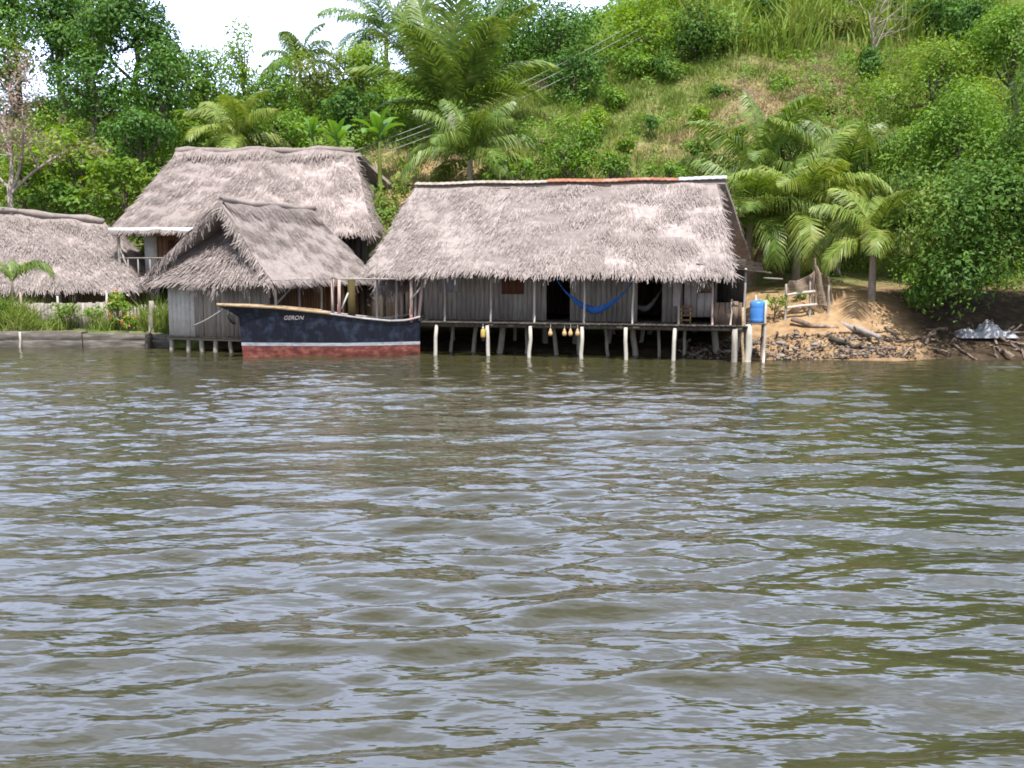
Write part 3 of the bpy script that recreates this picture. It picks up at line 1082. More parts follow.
    d.box(L(168, 250, 1.6)[0], 1.6, zf + .02, L(168, 250, 1.6)[0] + .85, 1.66, zf + 1.95)
    d.build('door', M['shutter'], root)
    p = L(146, 277, .9) + O
    p[2] = zf + O[2]
    t = thing('yellow_basin', p, 'dull yellow basin sitting on the balcony floor of the two storey house', 'basin')
    lathe([(.02, .005), (.22, .006), (.3, .2), (.33, .22), (.3, .22), (.2, .05), (.01, .045)], 16).build('bowl', M['yellow'], t, smooth=True)


tall_house()


# ------------------------------------------------------------------ low house at the left edge
def low_house():
    Y0 = 45.6
    O = np.array([W(60, 300, Y0)[0], Y0, .6])
    root = thing('low_house', O, 'low thatched house with a wide sagging roof behind the garden fence', 'house', 'thatched houses on the river bank')

    def L(px, py, v):
        return W(px, py, Y0 + v) - O
    e0, e1 = L(-140, 289, 0), L(137, 287, 0)
    r0, r1 = L(-120, 204, 3.6), L(104, 223, 3.6)
    b0, b1 = np.array([e0[0], 7.2, e0[2]]), np.array([e1[0], 7.2, e0[2]])
    em = e0 + (e1 - e0) * .5 + np.array([0, .05, .05])
    rm = r0 + (r1 - r0) * .5 + np.array([0, 0, .12])
    mb = MB()
    thatch(mb, e0, em, rm, r0, dens=230, L=(.35, .8), lift=(.02, .12))
    thatch(mb, em, e1, r1, rm, dens=260, L=(.35, .8), lift=(.02, .12))
    thatch(mb, b1, b0, r0, r1, dens=40)
    thatch(mb, e1, b1, r1 + np.array([0, .01, 0]), r1, dens=200)
    roof = mb.build('roof', M['thatch'], root)
    mb = MB()
    n = 14
    P = [np.where(t < .5, r0 + (rm - r0) * t * 2, rm + (r1 - rm) * (t * 2 - 1)) + np.array([0, 0, .1 + .04 * sin(t * 23)]) for t in np.linspace(0, 1, n)]
    mb.tube(P, [.15 + .05 * sin(k * 2.2) for k in range(n)], 7)
    mb.build('ridge_roll', M['thatch_old'], roof)
    for px in (-60, -10, 24, 60, 112):
        u = L(px, 300, .4)[0]
        post('eave_post', (u, .4, -.2), (u, .4, e0[2] + .25), .06, M['grey_wood'], root)
    mb = MB()
    planks(mb, e0[0] + .6, e1[0] - .7, 1.2, -.2, e0[2] + 1.0, .25)
    mb.build('wall', M['brown_wood'], root)
    mb = MB()
    planks(mb, 1.25, 6.3, e1[0] - .7, -.2, e0[2] + .8, .25, axis='v')
    mb.build('side_wall', M['brown_wood'], root)


low_house()


# ------------------------------------------------------------------ river wall, garden fences
def river_wall():
    ya = 40.95
    x0, x1 = W(-160, 340, ya)[0], W(169, 340, ya)[0]
    root = thing('retaining_wall', (x0, ya, 0), 'low stained retaining wall of long slabs along the left bank', 'wall')
    xs = [x0, W(-60, 340, ya)[0], W(82, 340, ya)[0], W(146, 340, ya)[0], x1]
    for k in range(4):
        mb = MB()
        n = 14
        X = np.linspace(xs[k] + .01, xs[k + 1] - .01, n)
        dy = (0, .0, .06, .1)[k]
        zt = (.62, .66, .58, .55)[k]
        P = np.zeros((n, 7, 3))
        for i, x in enumerate(X):
            j = .02 * vnoise(x, x * 0, .6, 30 + k)
            prof = [(ya + dy, -.8), (ya + dy, .1), (ya + dy - .01, .28), (ya + dy + .02, .31), (ya + dy + j, .34), (ya + dy + j, zt + j), (ya + .62, zt + j)]
            P[i] = [(x, a, b) for a, b in prof]
        mb.grid(P - np.array([x0, ya, 0]))
        mb.quads([[P[0][0], P[0][-2], P[0][-1], P[0][-1] * np.array([1, 1, 0])], [P[-1][0], P[-1][-2], P[-1][-1], P[-1][-1] * np.array([1, 1, 0])]] - np.array([x0, ya, 0]))
        mb.build('slab', M['conc'], root)
    for px, m in ((20.5, 'pale_wood'), (149, 'dark_wood')):
        x = W(px, 340, ya)[0] - x0
        post('wall_post', (x, -.09, -.7), (x + .03, -.09, .66 if px < 50 else .6), .05 if px < 50 else .16, M[m], root)


river_wall()


def garden_fence():
    y = 43.2
    z = .6
    x0 = W(-90, 310, y)[0]
    root = thing('garden_fence', (x0, y, z), 'grey board and post garden fence in front of the low house', 'fence')
    for px in (-60, -20, 22, 57, 107, 121):
        x = W(px, 310, y)[0] - x0
        top = W(px, 292 if px != 57 else 296, y)[2] - z
        post('fence_post', (x, 0, -.3), (x + rng.uniform(-.05, .05), 0, top), .05, M['pale_wood'] if px in (107, 57) else M['pink_wood'], root)
    mb = MB()
    planks(mb, 0, W(121, 310, y)[0] - x0, .08, -.1, W(0, 303, y)[2] - z, .16, drop=.06, ztop=.05)
    mb.build('fence_board', M['grey_wood'], root)
    y = 43.0
    x0 = W(127, 310, y)[0]
    root = thing('picket_fence', (x0, y, z), 'short weathered grey picket fence beside the small hut', 'fence')
    xe = W(170, 310, y)[0] - x0
    zt = W(140, 305, y)[2] - z
    for x in np.arange(0, xe, .15):
        mb = MB()
        h = zt + rng.uniform(-.05, .05)
        mb.box(x, -.02, 0, x + .09, .005, h - .06)
        mb.quads([[(x, -.02, h - .06), (x + .09, -.02, h - .06), (x + .06, -.01, h), (x + .03, -.01, h)], [(x, .005, h - .06), (x + .09, .005, h - .06), (x + .06, -.01, h), (x + .03, -.01, h)]])
        mb.build('picket', M['grey_wood'], root)
    for zz in (.25, .7):
        beam('fence_rail', (0, .03, zz), (xe, .03, zz), .04, .06, M['grey_wood'], root)
    # taller leaning stake in front
    x = W(151, 320, 41.9)
    o = post('garden_stake', (x[0], 41.9, .5), (x[0] + .05, 41.9, W(151, 301, 41.9)[2]), .11, M['grey_wood'], None)
    tag(o, 'thick weathered stake on the bank in front of the picket fence', 'stake')


garden_fence()


# ------------------------------------------------------------------ boat
def boat():
    S = G(243, 357.5)
    E = G(421, 354.5) + np.array([-.3, .85, 0])
    ang = math.atan2(E[1] - S[1], E[0] - S[0])
    Lh = float(np.linalg.norm((E - S)[:2]))
    f = Frame(S, ang)
    root = thing('wooden_boat', S, 'dark navy wooden boat with a red bottom and bare canopy frame, moored by the hut', 'boat', None, ang)
    ns = 41
    s = np.linspace(0, 1, ns)

    def sheer(t):
        return np.interp(t, [0, .2, .45, .65, .82, .92, 1.0], [1.93, 1.82, 1.62, 1.42, 1.29, 1.3, 1.42])

    def half(t, z):
        """half beam at station t and height z"""
        bs = 1.12 * np.clip(t / .5, 0, 1) ** .62 * (1 - .16 * np.clip((t - .6) / .4, 0, 1) ** 2)
        bw = .98 * np.clip(t / .55, 0, 1) ** .95 * (1 - .2 * np.clip((t - .6) / .4, 0, 1) ** 2)
        k = np.clip(z / 1.7, -.3, 1.2)
        return np.maximum(bw + (bs - bw) * k ** 1 if np.all(k >= 0) else bw * (1 + k * .9), 0.015)

    def rake(t, z):
        w = (1 - t) ** 7
        return -w * (.10 * np.clip(z / 1.5, 0, 1) + .75 * np.clip((z - 1.5) / .42, 0, 1) ** 1.2)

    def strip(zf0, zf1, n, push=0.0):
        """hull skin between two heights given as functions of t"""
        mb = MB()
        for side in (-1, 1):
            P = np.zeros((ns, n, 3))
            for i, t in enumerate(s):
                for j in range(n):
                    z = zf0(t) + (zf1(t) - zf0(t)) * j / (n - 1)
                    h = float(half(np.array([t]), np.array([z]))[0]) + push
                    P[i, j] = (t * Lh + float(rake(t, z)) - (push if t == 0 else 0), side * h, z)
            mb.grid(P)
            if side == -1:
                keep = P
            else:
                mb.grid(np.stack([keep[-1], P[-1]]))
                mb.grid(np.stack([keep[0], P[0]]))
        return mb
    z_st0 = lambda t: .44 - .06 * t
    z_st1 = lambda t: .56 - .06 * t
    strip(lambda t: z_st1(t), sheer, 10).build('hull', M['navy'], root, smooth=True)
    strip(z_st0, z_st1, 2, .006).build('hull_stripe', M['stripe'], root, smooth=True)
    strip(lambda t: -.45, z_st0, 6).build('hull_bottom', M['hull_red'], root, smooth=True)

    # gunwale rails: tan forward, white aft
    def rail(t0, t1, name, mat, w, h, dz):
        mb = MB()
        for side in (-1, 1):
            ts = np.linspace(t0, t1, 18)
            pts = []
            for t in ts:
                z = float(sheer(t))
                pts.append((t * Lh + float(rake(t, z)) - .02, side * (float(half(np.array([t]), np.array([z]))[0]) + .01), z + dz))
            pts = np.array(pts)
            c = [(-w / 2, -h / 2), (w / 2, -h / 2), (w / 2, h / 2), (-w / 2, h / 2)]
            P = np.array([[p + np.array([0, a, b]) for a, b in c] for p in pts])
            i = mb.grid(P, True)
            mb.quads([P[0], P[-1]])
        return mb.build(name, mat, root)
    rail(0.0, .475, 'gunwale', M['tan_rail'], .1, .1, .03)
    rail(.476, 1.0, 'gunwale', M['rim'], .12, .07, .02)
    # decks
    mb = MB()
    for a, b, dz, n in ((0.0, .47, -.04, 12), (.47, .62, -.5, 6), (.62, 1.0, -.14, 12)):
        ts = np.linspace(a, b, n)
        P = []
        for t in ts:
            z = float(sheer(t)) + dz
            h = float(half(np.array([t]), np.array([z]))[0]) - .01
            P.append([(t * Lh + float(rake(t, z)), -h, z), (t * Lh + float(rake(t, z)), h, z)])
        mb.grid(np.array(P))
    mb.build('deck', M['boat_deck'], root)

    # canopy frame
    def at(px, py, v):
        u, z = f.loc(px, py, v)
        return np.array([u, v, z])
    vn, vf = -.95, .75
    zt = at(380, 279.5, vn)[2]
    u0, u1 = at(339, 300, vn)[0], at(411, 300, vn)[0]
    posts = []
    for v in (vn, vf):
        for u, m in ((u0, 'pink_wood'), (u1, 'pink_wood')):
            zb = float(sheer(u / Lh)) - .1
            o = beam('canopy_post', (u, v * .95, zb), (u + .02, v, zt), .1, .1, M[m], root)
            if v == vn:
                mb = MB()
                mb.bar((u, v * .95, zb), (u + .004, v * .96, zb + .5), .106, .106)
                mb.build('paint_band', M['pink_paint'], o)
    uw = at(352, 300, .1)[0]
    beam('bulkhead_post', (uw, .2, 1.1), (uw, .2, zt - .03), .28, .06, M['olive_board'], root)
    ue = at(428, 282, vn)[0]
    beam('canopy_rail', (u0 - .08, vn, zt + .02), (u1 + .1, vn, zt + .02), .06, .07, M['grey_wood'], root)
    beam('canopy_rail', (u0 - .08, vf, zt + .02), (u1 + .1, vf, zt + .02), .06, .07, M['grey_wood'], root)
    beam('canopy_rail', (u1 - .15, vn + .05, zt + .09), (ue, vn + .05, zt + .03), .12, .08, M['pale_wood'], root)
    beam('canopy_rail', (u1 - .15, vf, zt + .09), (ue, vf, zt + .03), .12, .08, M['pale_wood'], root)
    for u in (u0, (u0 + u1) / 2, u1):
        beam('cross_rail', (u, vn, zt + .06), (u, vf, zt + .06), .05, .05, M['grey_wood'], root)
    us = at(419, 312, vn)[0]
    beam('stern_post', (us, vn + .08, 1.3), (at(423, 284, vn)[0], vn + .05, zt), .1, .09, M['pink_wood'], root)
    beam('brace', (u1 + .03, vn, at(411, 298, vn)[2]), (at(422, 286, vn)[0], vn, at(422, 286, vn)[2]), .07, .07, M['pale_wood'], root)
    beam('brace', (at(342, 310, vn)[0], vn + .1, at(342, 309, vn)[2]), (at(349, 293, vn)[0], vn + .2, at(349, 293, vn)[2]), .05, .05, M['pale_wood'], root)
    # coaming aft
    beam('bench', (.66 * Lh, -.3, 1.25), (.66 * Lh, .8, 1.25), .3, .06, M['boat_deck'], root)
    # name on the bow
    fc = bpy.data.curves.new('name_lettering', 'FONT')
    fc.body = 'GERON'
    fc.size = .21
    fc.shear = .3
    fc.extrude = .008
    fc.space_character = 1.0
    t = bpy.data.objects.new('name_lettering', fc)
    col.objects.link(t)
    t.parent = root
    tl, tr = f.loc(284, 320, -.5), f.loc(300, 320, -.5)

    def skin(u, z):
        tt = u / Lh
        return -float(half(np.array([tt]), np.array([z]))[0])
    # the near side leans and curves: sit the word on its local tangent
    uc, zc = f.loc(284, 319.5, -.75)
    p0, p1 = np.array([uc, skin(uc, zc), zc]), np.array([uc + .7, skin(uc + .7, zc), zc])
    p2 = np.array([uc, skin(uc, zc + .2), zc + .2])
    ex = unit(p1 - p0)
    ey = unit((p2 - p0) - ex * ((p2 - p0) @ ex))
    ez = np.cross(ex, ey)
    from mathutils import Matrix
    p = p0 + ez * .07
    t.matrix_local = Matrix(((ex[0], ey[0], ez[0], p[0]), (ex[1], ey[1], ez[1], p[1]), (ex[2], ey[2], ez[2], p[2]), (0, 0, 0, 1)))
    fc.materials.append(M['rim'])
    me = bpy.data.meshes.new_from_object(t.evaluated_get(bpy.context.evaluated_depsgraph_get()))
    o = bpy.data.objects.new('name_lettering', me)
    col.objects.link(o)
    o.parent = root
    o.matrix_local = t.matrix_local
    bpy.data.objects.remove(t)
    if not me.materials:
        me.materials.append(M['white_paint'])
    # fender under the bow overhang
    p = f.w((-.38, -.12, 1.45))
    t = thing('bow_fender', p, 'dark oval fender hanging under the bow of the navy boat', 'fender')
    mb = MB()
    c = np.array([.0, 0, -.02])
    mb.tube([(-.1, 0, .15), (-.075, 0, .1), (0, 0, 0), (.1, 0, -.16), (.13, 0, -.22)], [.02, .075, .1, .075, .02], 9)
    mb.build('body', M['black_rubber'], t, smooth=True)
    mb = MB()
    mb.tube([(-.1, 0, .14), (-.11, .0, .28), (-.1, .05, .46)], .014, 5)
    mb.build('cord', M['rope'], t)
    # mooring rope
    a = f.w((-.62, 0, 1.8))
    b = W(193, 326, 39.2)
    tt = np.linspace(0, 1, 16)[:, None]
    P = a + (b - a) * tt
    P[:, 2] -= .05 * np.sin(pi * tt[:, 0])
    mb = MB()
    mb.tube(P, .035, 6)
    o = mb.build('mooring_rope', M['rope'], None, smooth=True, loc=P[0])
    tag(o, 'grey mooring rope running from the boat bow down to the hut', 'rope')
    return f, Lh


boat()

# ------------------------------------------------------------------ right end of the house: platform, barrel, fence, driftwood
def barrel_platform():
    u0, z = HF.loc(746, 323, .3)
    z = HF.loc(756, 322.5, .5)[1]
    O = HF.w((u0, .1, 0))
    root = thing('water_platform', O, 'small plank platform holding the blue drum at the house end', 'platform', None, HF.a)
    ue = HF.uu(767, .3) - u0
    mb = MB()
    for k in range(5):
        mb.box(.03, .02 + k * .17, z - .05, ue + rng.uniform(-.05, .05), .18 + k * .17, z - rng.uniform(0, .01))
    mb.build('platform_board', M['brown_wood'], root)
    post('platform_leg', (.09, .1, -.3), (.09, .1, z - .05), .13, M['stilt_pale'], root)
    post('platform_leg', (ue - .06, .1, 0), (ue - .03, .1, HF.loc(768, 300, .2)[1]), .045, M['pale_wood'], root)
    post('platform_leg', (-.05, -.05, -.4), (-.12, -.05, HF.loc(744, 307, .2)[1]), .05, M['tan_rail'], root)
    post('platform_leg', (ue - .1, .8, 0), (ue - .1, .8, z + .55), .05, M['brown_wood'], root)
    mb = MB()
    for k in range(3):
        mb.box(ue - .55 + k * .19, .86, z, ue - .38 + k * .19, .89, z + .62 + rng.uniform(-.05, .05))
    mb.build('back_board', M['ochre_wall'], root)
    # drum with square shoulders
    uc, zc = HF.loc(757, 322, .4)
    B = HF.w((uc, .4, z))
    t = thing('water_drum', B, 'bright blue plastic drum standing on the plank platform', 'drum', None, HF.a + .2)
    h = HF.loc(757, 300, .4)[1] - z
    prof = [(.01, .003), (.23, .004), (.262, .04), (.265, .12), (.258, .15), (.265, .2), (.265, h * .62), (.258, h * .66), (.265, h * .7), (.262, h * .86), (.235, h * .93), (.17, h * .955), (.01, h * .96)]
    lathe(prof, 22).build('body', M['blue_plastic'], t, smooth=True)
    lathe([(.05, h * .95), (.05, h * 1.02), (.005, h * 1.025)], 10).build('cap', M['blue_plastic'], t).location = (.1, 0, 0)
    mb = MB()
    mb.tube([(-.13, 0, h * .93), (-.1, 0, h * 1.02), (.0, 0, h * 1.03), (.02, 0, h * .95)], .018, 6)
    mb.build('handle', M['blue_plastic'], t)
    mb = MB()
    mb.tube([(-.06, -.01, h * 1.0), (-.07, -.02, h * 1.22)], .03, 6)
    mb.build('stopper', M['pale_wood'], t)
    # green bowl beside, on top of a post board
    p = HF.w((HF.uu(765, .9), .95, z + .62))
    t = thing('green_bowl', p, 'lime green bowl upturned on the boards behind the blue drum', 'bowl')
    lathe([(.17, 0), (.165, .05), (.13, .12), (.05, .15), (.005, .152)], 14).build('shell', M['green_plastic'], t, smooth=True)


barrel_platform()


def net_fence():
    y = 38.7
    O = W(783, 305, y)
    O[2] = tz(O[0], y)
    root = thing('net_fence', O, 'rickety fence of pale rails draped with brown netting at the foot of the palms', 'fence')

    def L(px, py, dy=0.0):
        return W(px, py, y + dy) - O
    tops = {786: 278, 811: 272, 829: 270}
    for px, py in ((786, 284), (811, 275), (829, 285)):
        a = L(px, py)
        zb = tz(a[0] + O[0], y) - O[2] - .2
        post('fence_post', (a[0], 0, zb), a, .045, M['grey_wood'], root)
    post('fence_post', tuple(L(816, 305)), tuple(L(815, 258, .1)), .035, M['brown_wood'], root)
    for a, b in (((787, 295), (815, 291.5)), ((787, 308), (817, 304.5))):
        mb = MB()
        mb.tube([L(*a, -.08), (L(*a, -.08) + L(*b, -.08)) / 2 + np.array([0, 0, .02]), L(*b, -.08)], .055, 7)
        mb.build('fence_rail', M['pale_wood'], root, smooth=True)
    # netting: a draped mesh of thin cords, hung from the pole top
    mb = MB()
    tl, tm, tr, bl, br = L(783, 300), L(815, 262), L(833, 292), L(786, 304), L(833, 308)
    for (A, B, C, D) in ((L(784, 292, -.05), L(813, 290, -.05), L(814, 271, 0), L(790, 281, 0)), (L(813, 306, -.05), L(833, 304, .1), L(828, 276, .1), L(814, 262, 0))):
        n1, n2 = 20, 14
        S, T = np.meshgrid(np.linspace(0, 1, n1), np.linspace(0, 1, n2))
        P = (A * (1 - S[..., None]) + B * S[..., None]) * (1 - T[..., None]) + (D * (1 - S[..., None]) + C * S[..., None]) * T[..., None]
        P[..., 1] += .12 * np.sin(S * 9 + T * 3)
        P[..., 2] -= .12 * np.sin(S * pi) * T
        for i in range(n2):
            mb.tube(P[i], .011, 4)
        for j in range(n1):
            mb.tube(P[:, j], .011, 4)
    mb.build('netting', M['netting'], root)
    # boards leaning on the slope behind the kitchen
    for k, (x0, y0_, x1, y1_, lb) in enumerate(((756, 270, 771, 273, 'short pale board lying on the slope behind the house end, upper one'), (764, 278, 782, 279, 'short grey board lying on the slope behind the house end, lower one'))):
        Y = 42 - k * .8
        a, b = W(x0, y0_, Y), W(x1, y1_, Y)
        a[2] = tz(a[0], Y) + .35
        b[2] = tz(b[0], Y) + .33
        a, b = W(x0, y0_, Y), W(x1, y1_, Y)
        mb = MB()
        mb.bar((0, 0, 0), b - a, .3, .06)
        o = mb.build('loose_board', M['pale_wood'] if k == 0 else M['grey_wood'], None)
        o.location = Vector(a)
        tag(o, lb, 'board', 'loose boards behind the house')


net_fence()


def leaves(mb, P, Nn, size, asp=.45, droop=.3):
    k = len(P)
    Nn = unit(Nn)
    a = unit(rng.normal(0, 1, (k, 3)) + np.array([0, 0, -droop]))
    a = unit(a - Nn * np.sum(a * Nn, 1, keepdims=True))
    b = np.cross(Nn, a)
    L = (size * rng.uniform(.6, 1.3, k))[:, None]
    w = L * asp * .5
    base, tip = P - a * L * .5, P + a * L * .5
    bend = Nn * L * .12
    mb.quads(np.stack([base, P + b * w + bend, tip, P - b * w + bend], 1))


def log_mesh(L, r, seed):
    r_ = np.random.default_rng(seed)
    mb = MB()
    t = np.linspace(-.5, .5, 8)
    P = np.stack([t * L, r_.normal(0, r * .35, 8), r_.normal(0, r * .3, 8)], -1)
    R = r * (1 - .35 * (t + .5)) * r_.uniform(.75, 1.15, 8)
    mb.tube(P, R, 7)
    if r_.random() < .5:
        k = r_.integers(2, 6)
        d = np.array([.5, r_.choice([-1, 1]) * .8, .5])
        mb.tube([P[k], P[k] + d * L * .12, P[k] + d * L * .2], [r * .5, r * .35, r * .2], 5)
    return mb


def stone_mesh(r, seed):
    r_ = np.random.default_rng(seed)
    mb = MB()
    n, m = 9, 7
    P = np.zeros((m, n, 3))
    ax = r_.uniform(.6, 1.3, 3) * r * np.array([1.2, 1, .7])
    for i in range(m):
        th = pi * i / (m - 1)
        for j in range(n):
            ph = 2 * pi * j / n
            k = 1 + .18 * sin(3 * ph + seed) * sin(th) + r_.normal(0, .05)
            P[i, j] = np.array([sin(th) * cos(ph), sin(th) * sin(ph), cos(th)]) * ax * k
    mb.grid(P, True)
    return mb


def bank_litter():
    base = []
    for k in range(6):
        o = log_mesh(1.0, [.05, .06, .09, .045, .07, .055][k], 100 + k).build('driftwood', M['drift'])
        base.append(o)
    sb = [stone_mesh(.16, 200 + k).build('bank_stone', M['stone']) for k in range(4)]
    used = set()
    r = np.random.default_rng(3)
    n = 0
    # driftwood at the water's edge, from the last stilt to the big dark logs
    for i in range(120):
        px = r.uniform(688, 900)
        x = (px - 512) / FPX * 36.4
        sh = float(np.interp(x, SHX, SHY))
        d = r.uniform(.05, 1.25) if r.random() < .8 else r.uniform(1.2, 1.8)
        y = sh + d
        z = tz(x, y)
        L = r.uniform(.22, .8)
        isl = r.random() < .75
        if isl:
            k = int(r.integers(6))
            o = base[k] if k not in used else base[k].copy()
            if k in used:
                col.objects.link(o)
            used.add(k)
            o.location = (x, y, z + .06)
            o.rotation_euler = (r.normal(0, .2), r.normal(0, .3), r.uniform(0, 6.28))
            o.scale = (L, r.uniform(.6, 1.2), r.uniform(.6, 1.2))
            pos = 'between the last stilt and the blue drum' if px < 770 else ('in the litter below the net fence' if px < 830 else 'beside the big dark logs')
            tag(o, 'bleached driftwood stick %s at the water edge' % pos, 'driftwood', 'driftwood sticks ' + pos)
        else:
            k = int(r.integers(4))
            key = 's%d' % k
            o = sb[k] if key not in used else sb[k].copy()
            if key in used:
                col.objects.link(o)
            used.add(key)
            o.location = (x, y, z + .03)
            o.rotation_euler = (0, 0, r.uniform(0, 6.28))
            s_ = r.uniform(.3, .8)
            o.scale = (s_, s_, s_)
            pos = 'between the last stilt and the blue drum' if px < 770 else ('in the litter below the net fence' if px < 830 else 'beside the big dark logs')
            tag(o, 'pale stone %s at the water edge' % pos, 'stone', 'pale stones ' + pos)
    # chips and bark too small to count
    mb = MB()
    k = 1700
    px = r.uniform(685, 910, k)
    x = (px - 512) / FPX * 36.6
    sh = np.interp(x, SHX, SHY)
    y = sh + .05 + r.random(k) ** 1.5 * 1.7
    P = np.stack([x, y, terrain(x, y) + .02 + .05 * r.random(k)], -1)
    leaves(mb, P, r.normal(0, .5, (k, 3)) + np.array([0, -.2, 1]), .16, .35)
    tag(mb.build('bank_debris', M['drift']), 'bark chips and small debris strewn along the right bank', 'debris', kind='stuff')
    # big logs
    for k, (a, b, rr, lb) in enumerate((((838, 334), (880, 350), .15, 'thick grey log lying slantwise down the bank, upper of two'), ((830, 341), (872, 352), .12, 'thick dark log lying slantwise down the bank, lower of two'), ((790, 342), (838, 350), .1, 'long bleached log lying along the water edge'))):
        A, B = G(*a, z=.75 - k * .15), G(*b, z=.3 - .06 * k)
        d = B - A
        mb = log_mesh(float(np.linalg.norm(d)), rr, 300 + k)
        o = mb.build('fallen_log', M['grey_wood'] if k < 1 else (M['dark_wood'] if k == 1 else M['drift']), smooth=True)
        c = (A + B) / 2
        c[2] = max(c[2], tz(c[0], c[1]) + rr)
        o.location = Vector(c)
        o.rotation_euler = (0, -math.asin(d[2] / np.linalg.norm(d)), math.atan2(d[1], d[0]))
        tag(o, lb, 'log', 'fallen logs on the right bank')
    # dark twiggy roots and sticks under the overhanging tree
    for k in range(26):
        px = r.uniform(885, 1030)
        x = (px - 512) / FPX * 36.6
        sh = float(np.interp(x, SHX, SHY))
        y = sh + r.uniform(.1, 2.0)
        o = base[int(r.integers(6))].copy()
        col.objects.link(o)
        o.location = (x, y, tz(x, y) + .08)
        o.rotation_euler = (r.normal(0, .3), r.normal(0, .45), r.uniform(0, 6.28))
        o.scale = (r.uniform(.6, 1.6), 1, 1)
        tag(o, 'stick lying in the shade under the big overhanging tree', 'driftwood', 'shaded sticks under the big tree')


bank_litter()


def tarp():
    p = GT(985, 337)
    n, m = 34, 22
    u = np.linspace(-1.12, 1.12, n)
    v = np.linspace(-.45, .45, m)
    U, V = np.meshgrid(u, v, indexing='ij')
    env = np.clip(1 - (U / 1.12) ** 2, 0, 1) ** .5 * np.clip(1 - (V / .45) ** 2, 0, 1) ** .5
    Z = env * (.3 + .1 * np.exp(-((U - .25) / .5) ** 2) - .12 * np.exp(-((U + .3) / .12) ** 2) + .12 * np.sin(U * 6 + 1) + .08 * np.abs(np.sin(U * 11 + V * 7)) + .05 * np.sin(V * 15 + U * 5))
    X = U * (1 + .06 * np.sin(V * 6))
    Z = Z + .06 * np.random.default_rng(8).normal(0, .5, Z.shape) * env
    mb = MB()
    mb.grid(np.stack([X, V, Z], -1))
    o = mb.build('crumpled_tarp', M['tarp'], None)
    o.location = (p[0], p[1], tz(p[0], p[1]) - .02)
    tag(o, 'crumpled grey white tarp heaped on the shaded bank under the big tree', 'tarp')


tarp()


# ------------------------------------------------------------------ plants
def crown_pts(c, rad, n, ncl, r_, inner=.38):
    c, rad = np.array(c, float), np.array(rad, float)
    d = unit(r_.normal(0, 1, (ncl, 3)) + np.array([0, 0, .25]))
    cc = c + d * rad * r_.uniform(.35, .82, (ncl, 1))
    cr = r_.uniform(.28, .5, ncl) * min(rad[0], rad[2]) * 1.0
    cc = np.concatenate([cc, c[None]])
    cr = np.concatenate([cr, [min(rad) * .6]])
    w = cr ** 2
    w /= w.sum()
    idx = r_.choice(len(cc), n, p=w)
    dd = unit(r_.normal(0, 1, (n, 3)) + np.array([0, 0, .35]))
    rr = r_.uniform(.62, 1.08, n) + np.where(r_.random(n) < .14, r_.uniform(0, .45, n), 0)
    P = cc[idx] + dd * (cr[idx] * rr)[:, None] * np.array([1.08, 1.08, .85])
    Nn = dd * 1.0 + np.array([0, 0, .4]) + r_.normal(0, .34, (n, 3))
    return P, Nn, cc, cr


TREE_N = [0]


def tree(name, label, cat, group, px, py, Y, wpx, hpx, mat, leaf=.24, dens=1.0, trunk=True, bark='bark', ncl=None, asp=.45, leanx=0.0, ry=None, trunk_r=None, base=None):
    TREE_N[0] += 1
    r_ = np.random.default_rng(1000 + TREE_N[0])
    c = W(px, py, Y)
    rx, rz = wpx / 2 / FPX * Y, hpx / 2 / FPX * Y
    ry = ry or min(rx, rz * 1.3)
    bx = c[0] + leanx if base is None else base[0]
    by = Y + .2 if base is None else base[1]
    z0 = tz(bx, by)
    O = np.array([bx, by, z0])
    c[2] = max(c[2], tz(c[0], c[1]) + .45 * rz)
    root = thing(name, O, label, cat, group)
    area = pi * rx * rz
    n = int(min(26000, area / (leaf * leaf * asp * .5) * 2.4 * dens))
    ncl = ncl or int(np.clip(area * 1.3, 7, 46))
    P, Nn, cc, cr = crown_pts(c - O, (rx, ry, rz), n, ncl, r_)
    # nothing below the ground
    gz = terrain(P[:, 0] + O[0], P[:, 1] + O[1]) - z0
    ok = P[:, 2] > np.maximum(gz, -z0) + .08
    mb = MB()
    leaves(mb, P[ok], Nn[ok], leaf, asp)
    mb.build('crown', M[mat], root)
    h = c[2] - z0
    tb = MB()
    tr = trunk_r or float(np.clip(.035 * (h + rz), .05, .32))
    top = c - O + np.array([0, 0, rz * .2])
    t = np.linspace(0, 1, 7)[:, None]
    Pt = np.array([0, 0, -.3]) + (top - np.array([0, 0, -.3])) * t + r_.normal(0, .06, (7, 3)) * np.array([1, 1, 0]) * rx * .5
    Pt[0] = (0, 0, -.3)
    tb.tube(Pt, tr * np.linspace(1, .3, 7), 8)
    for k in r_.choice(len(cc), min(len(cc), 9), replace=False):
        s = Pt[r_.integers(3, 6)]
        e = cc[k]
        mid = (s + e) / 2 + np.array([0, 0, -.1 * rz])
        tb.tube([s, mid, e], [tr * .4, tr * .28, tr * .1], 5)
    tb.build('trunk', M[bark], root, smooth=True)
    return root


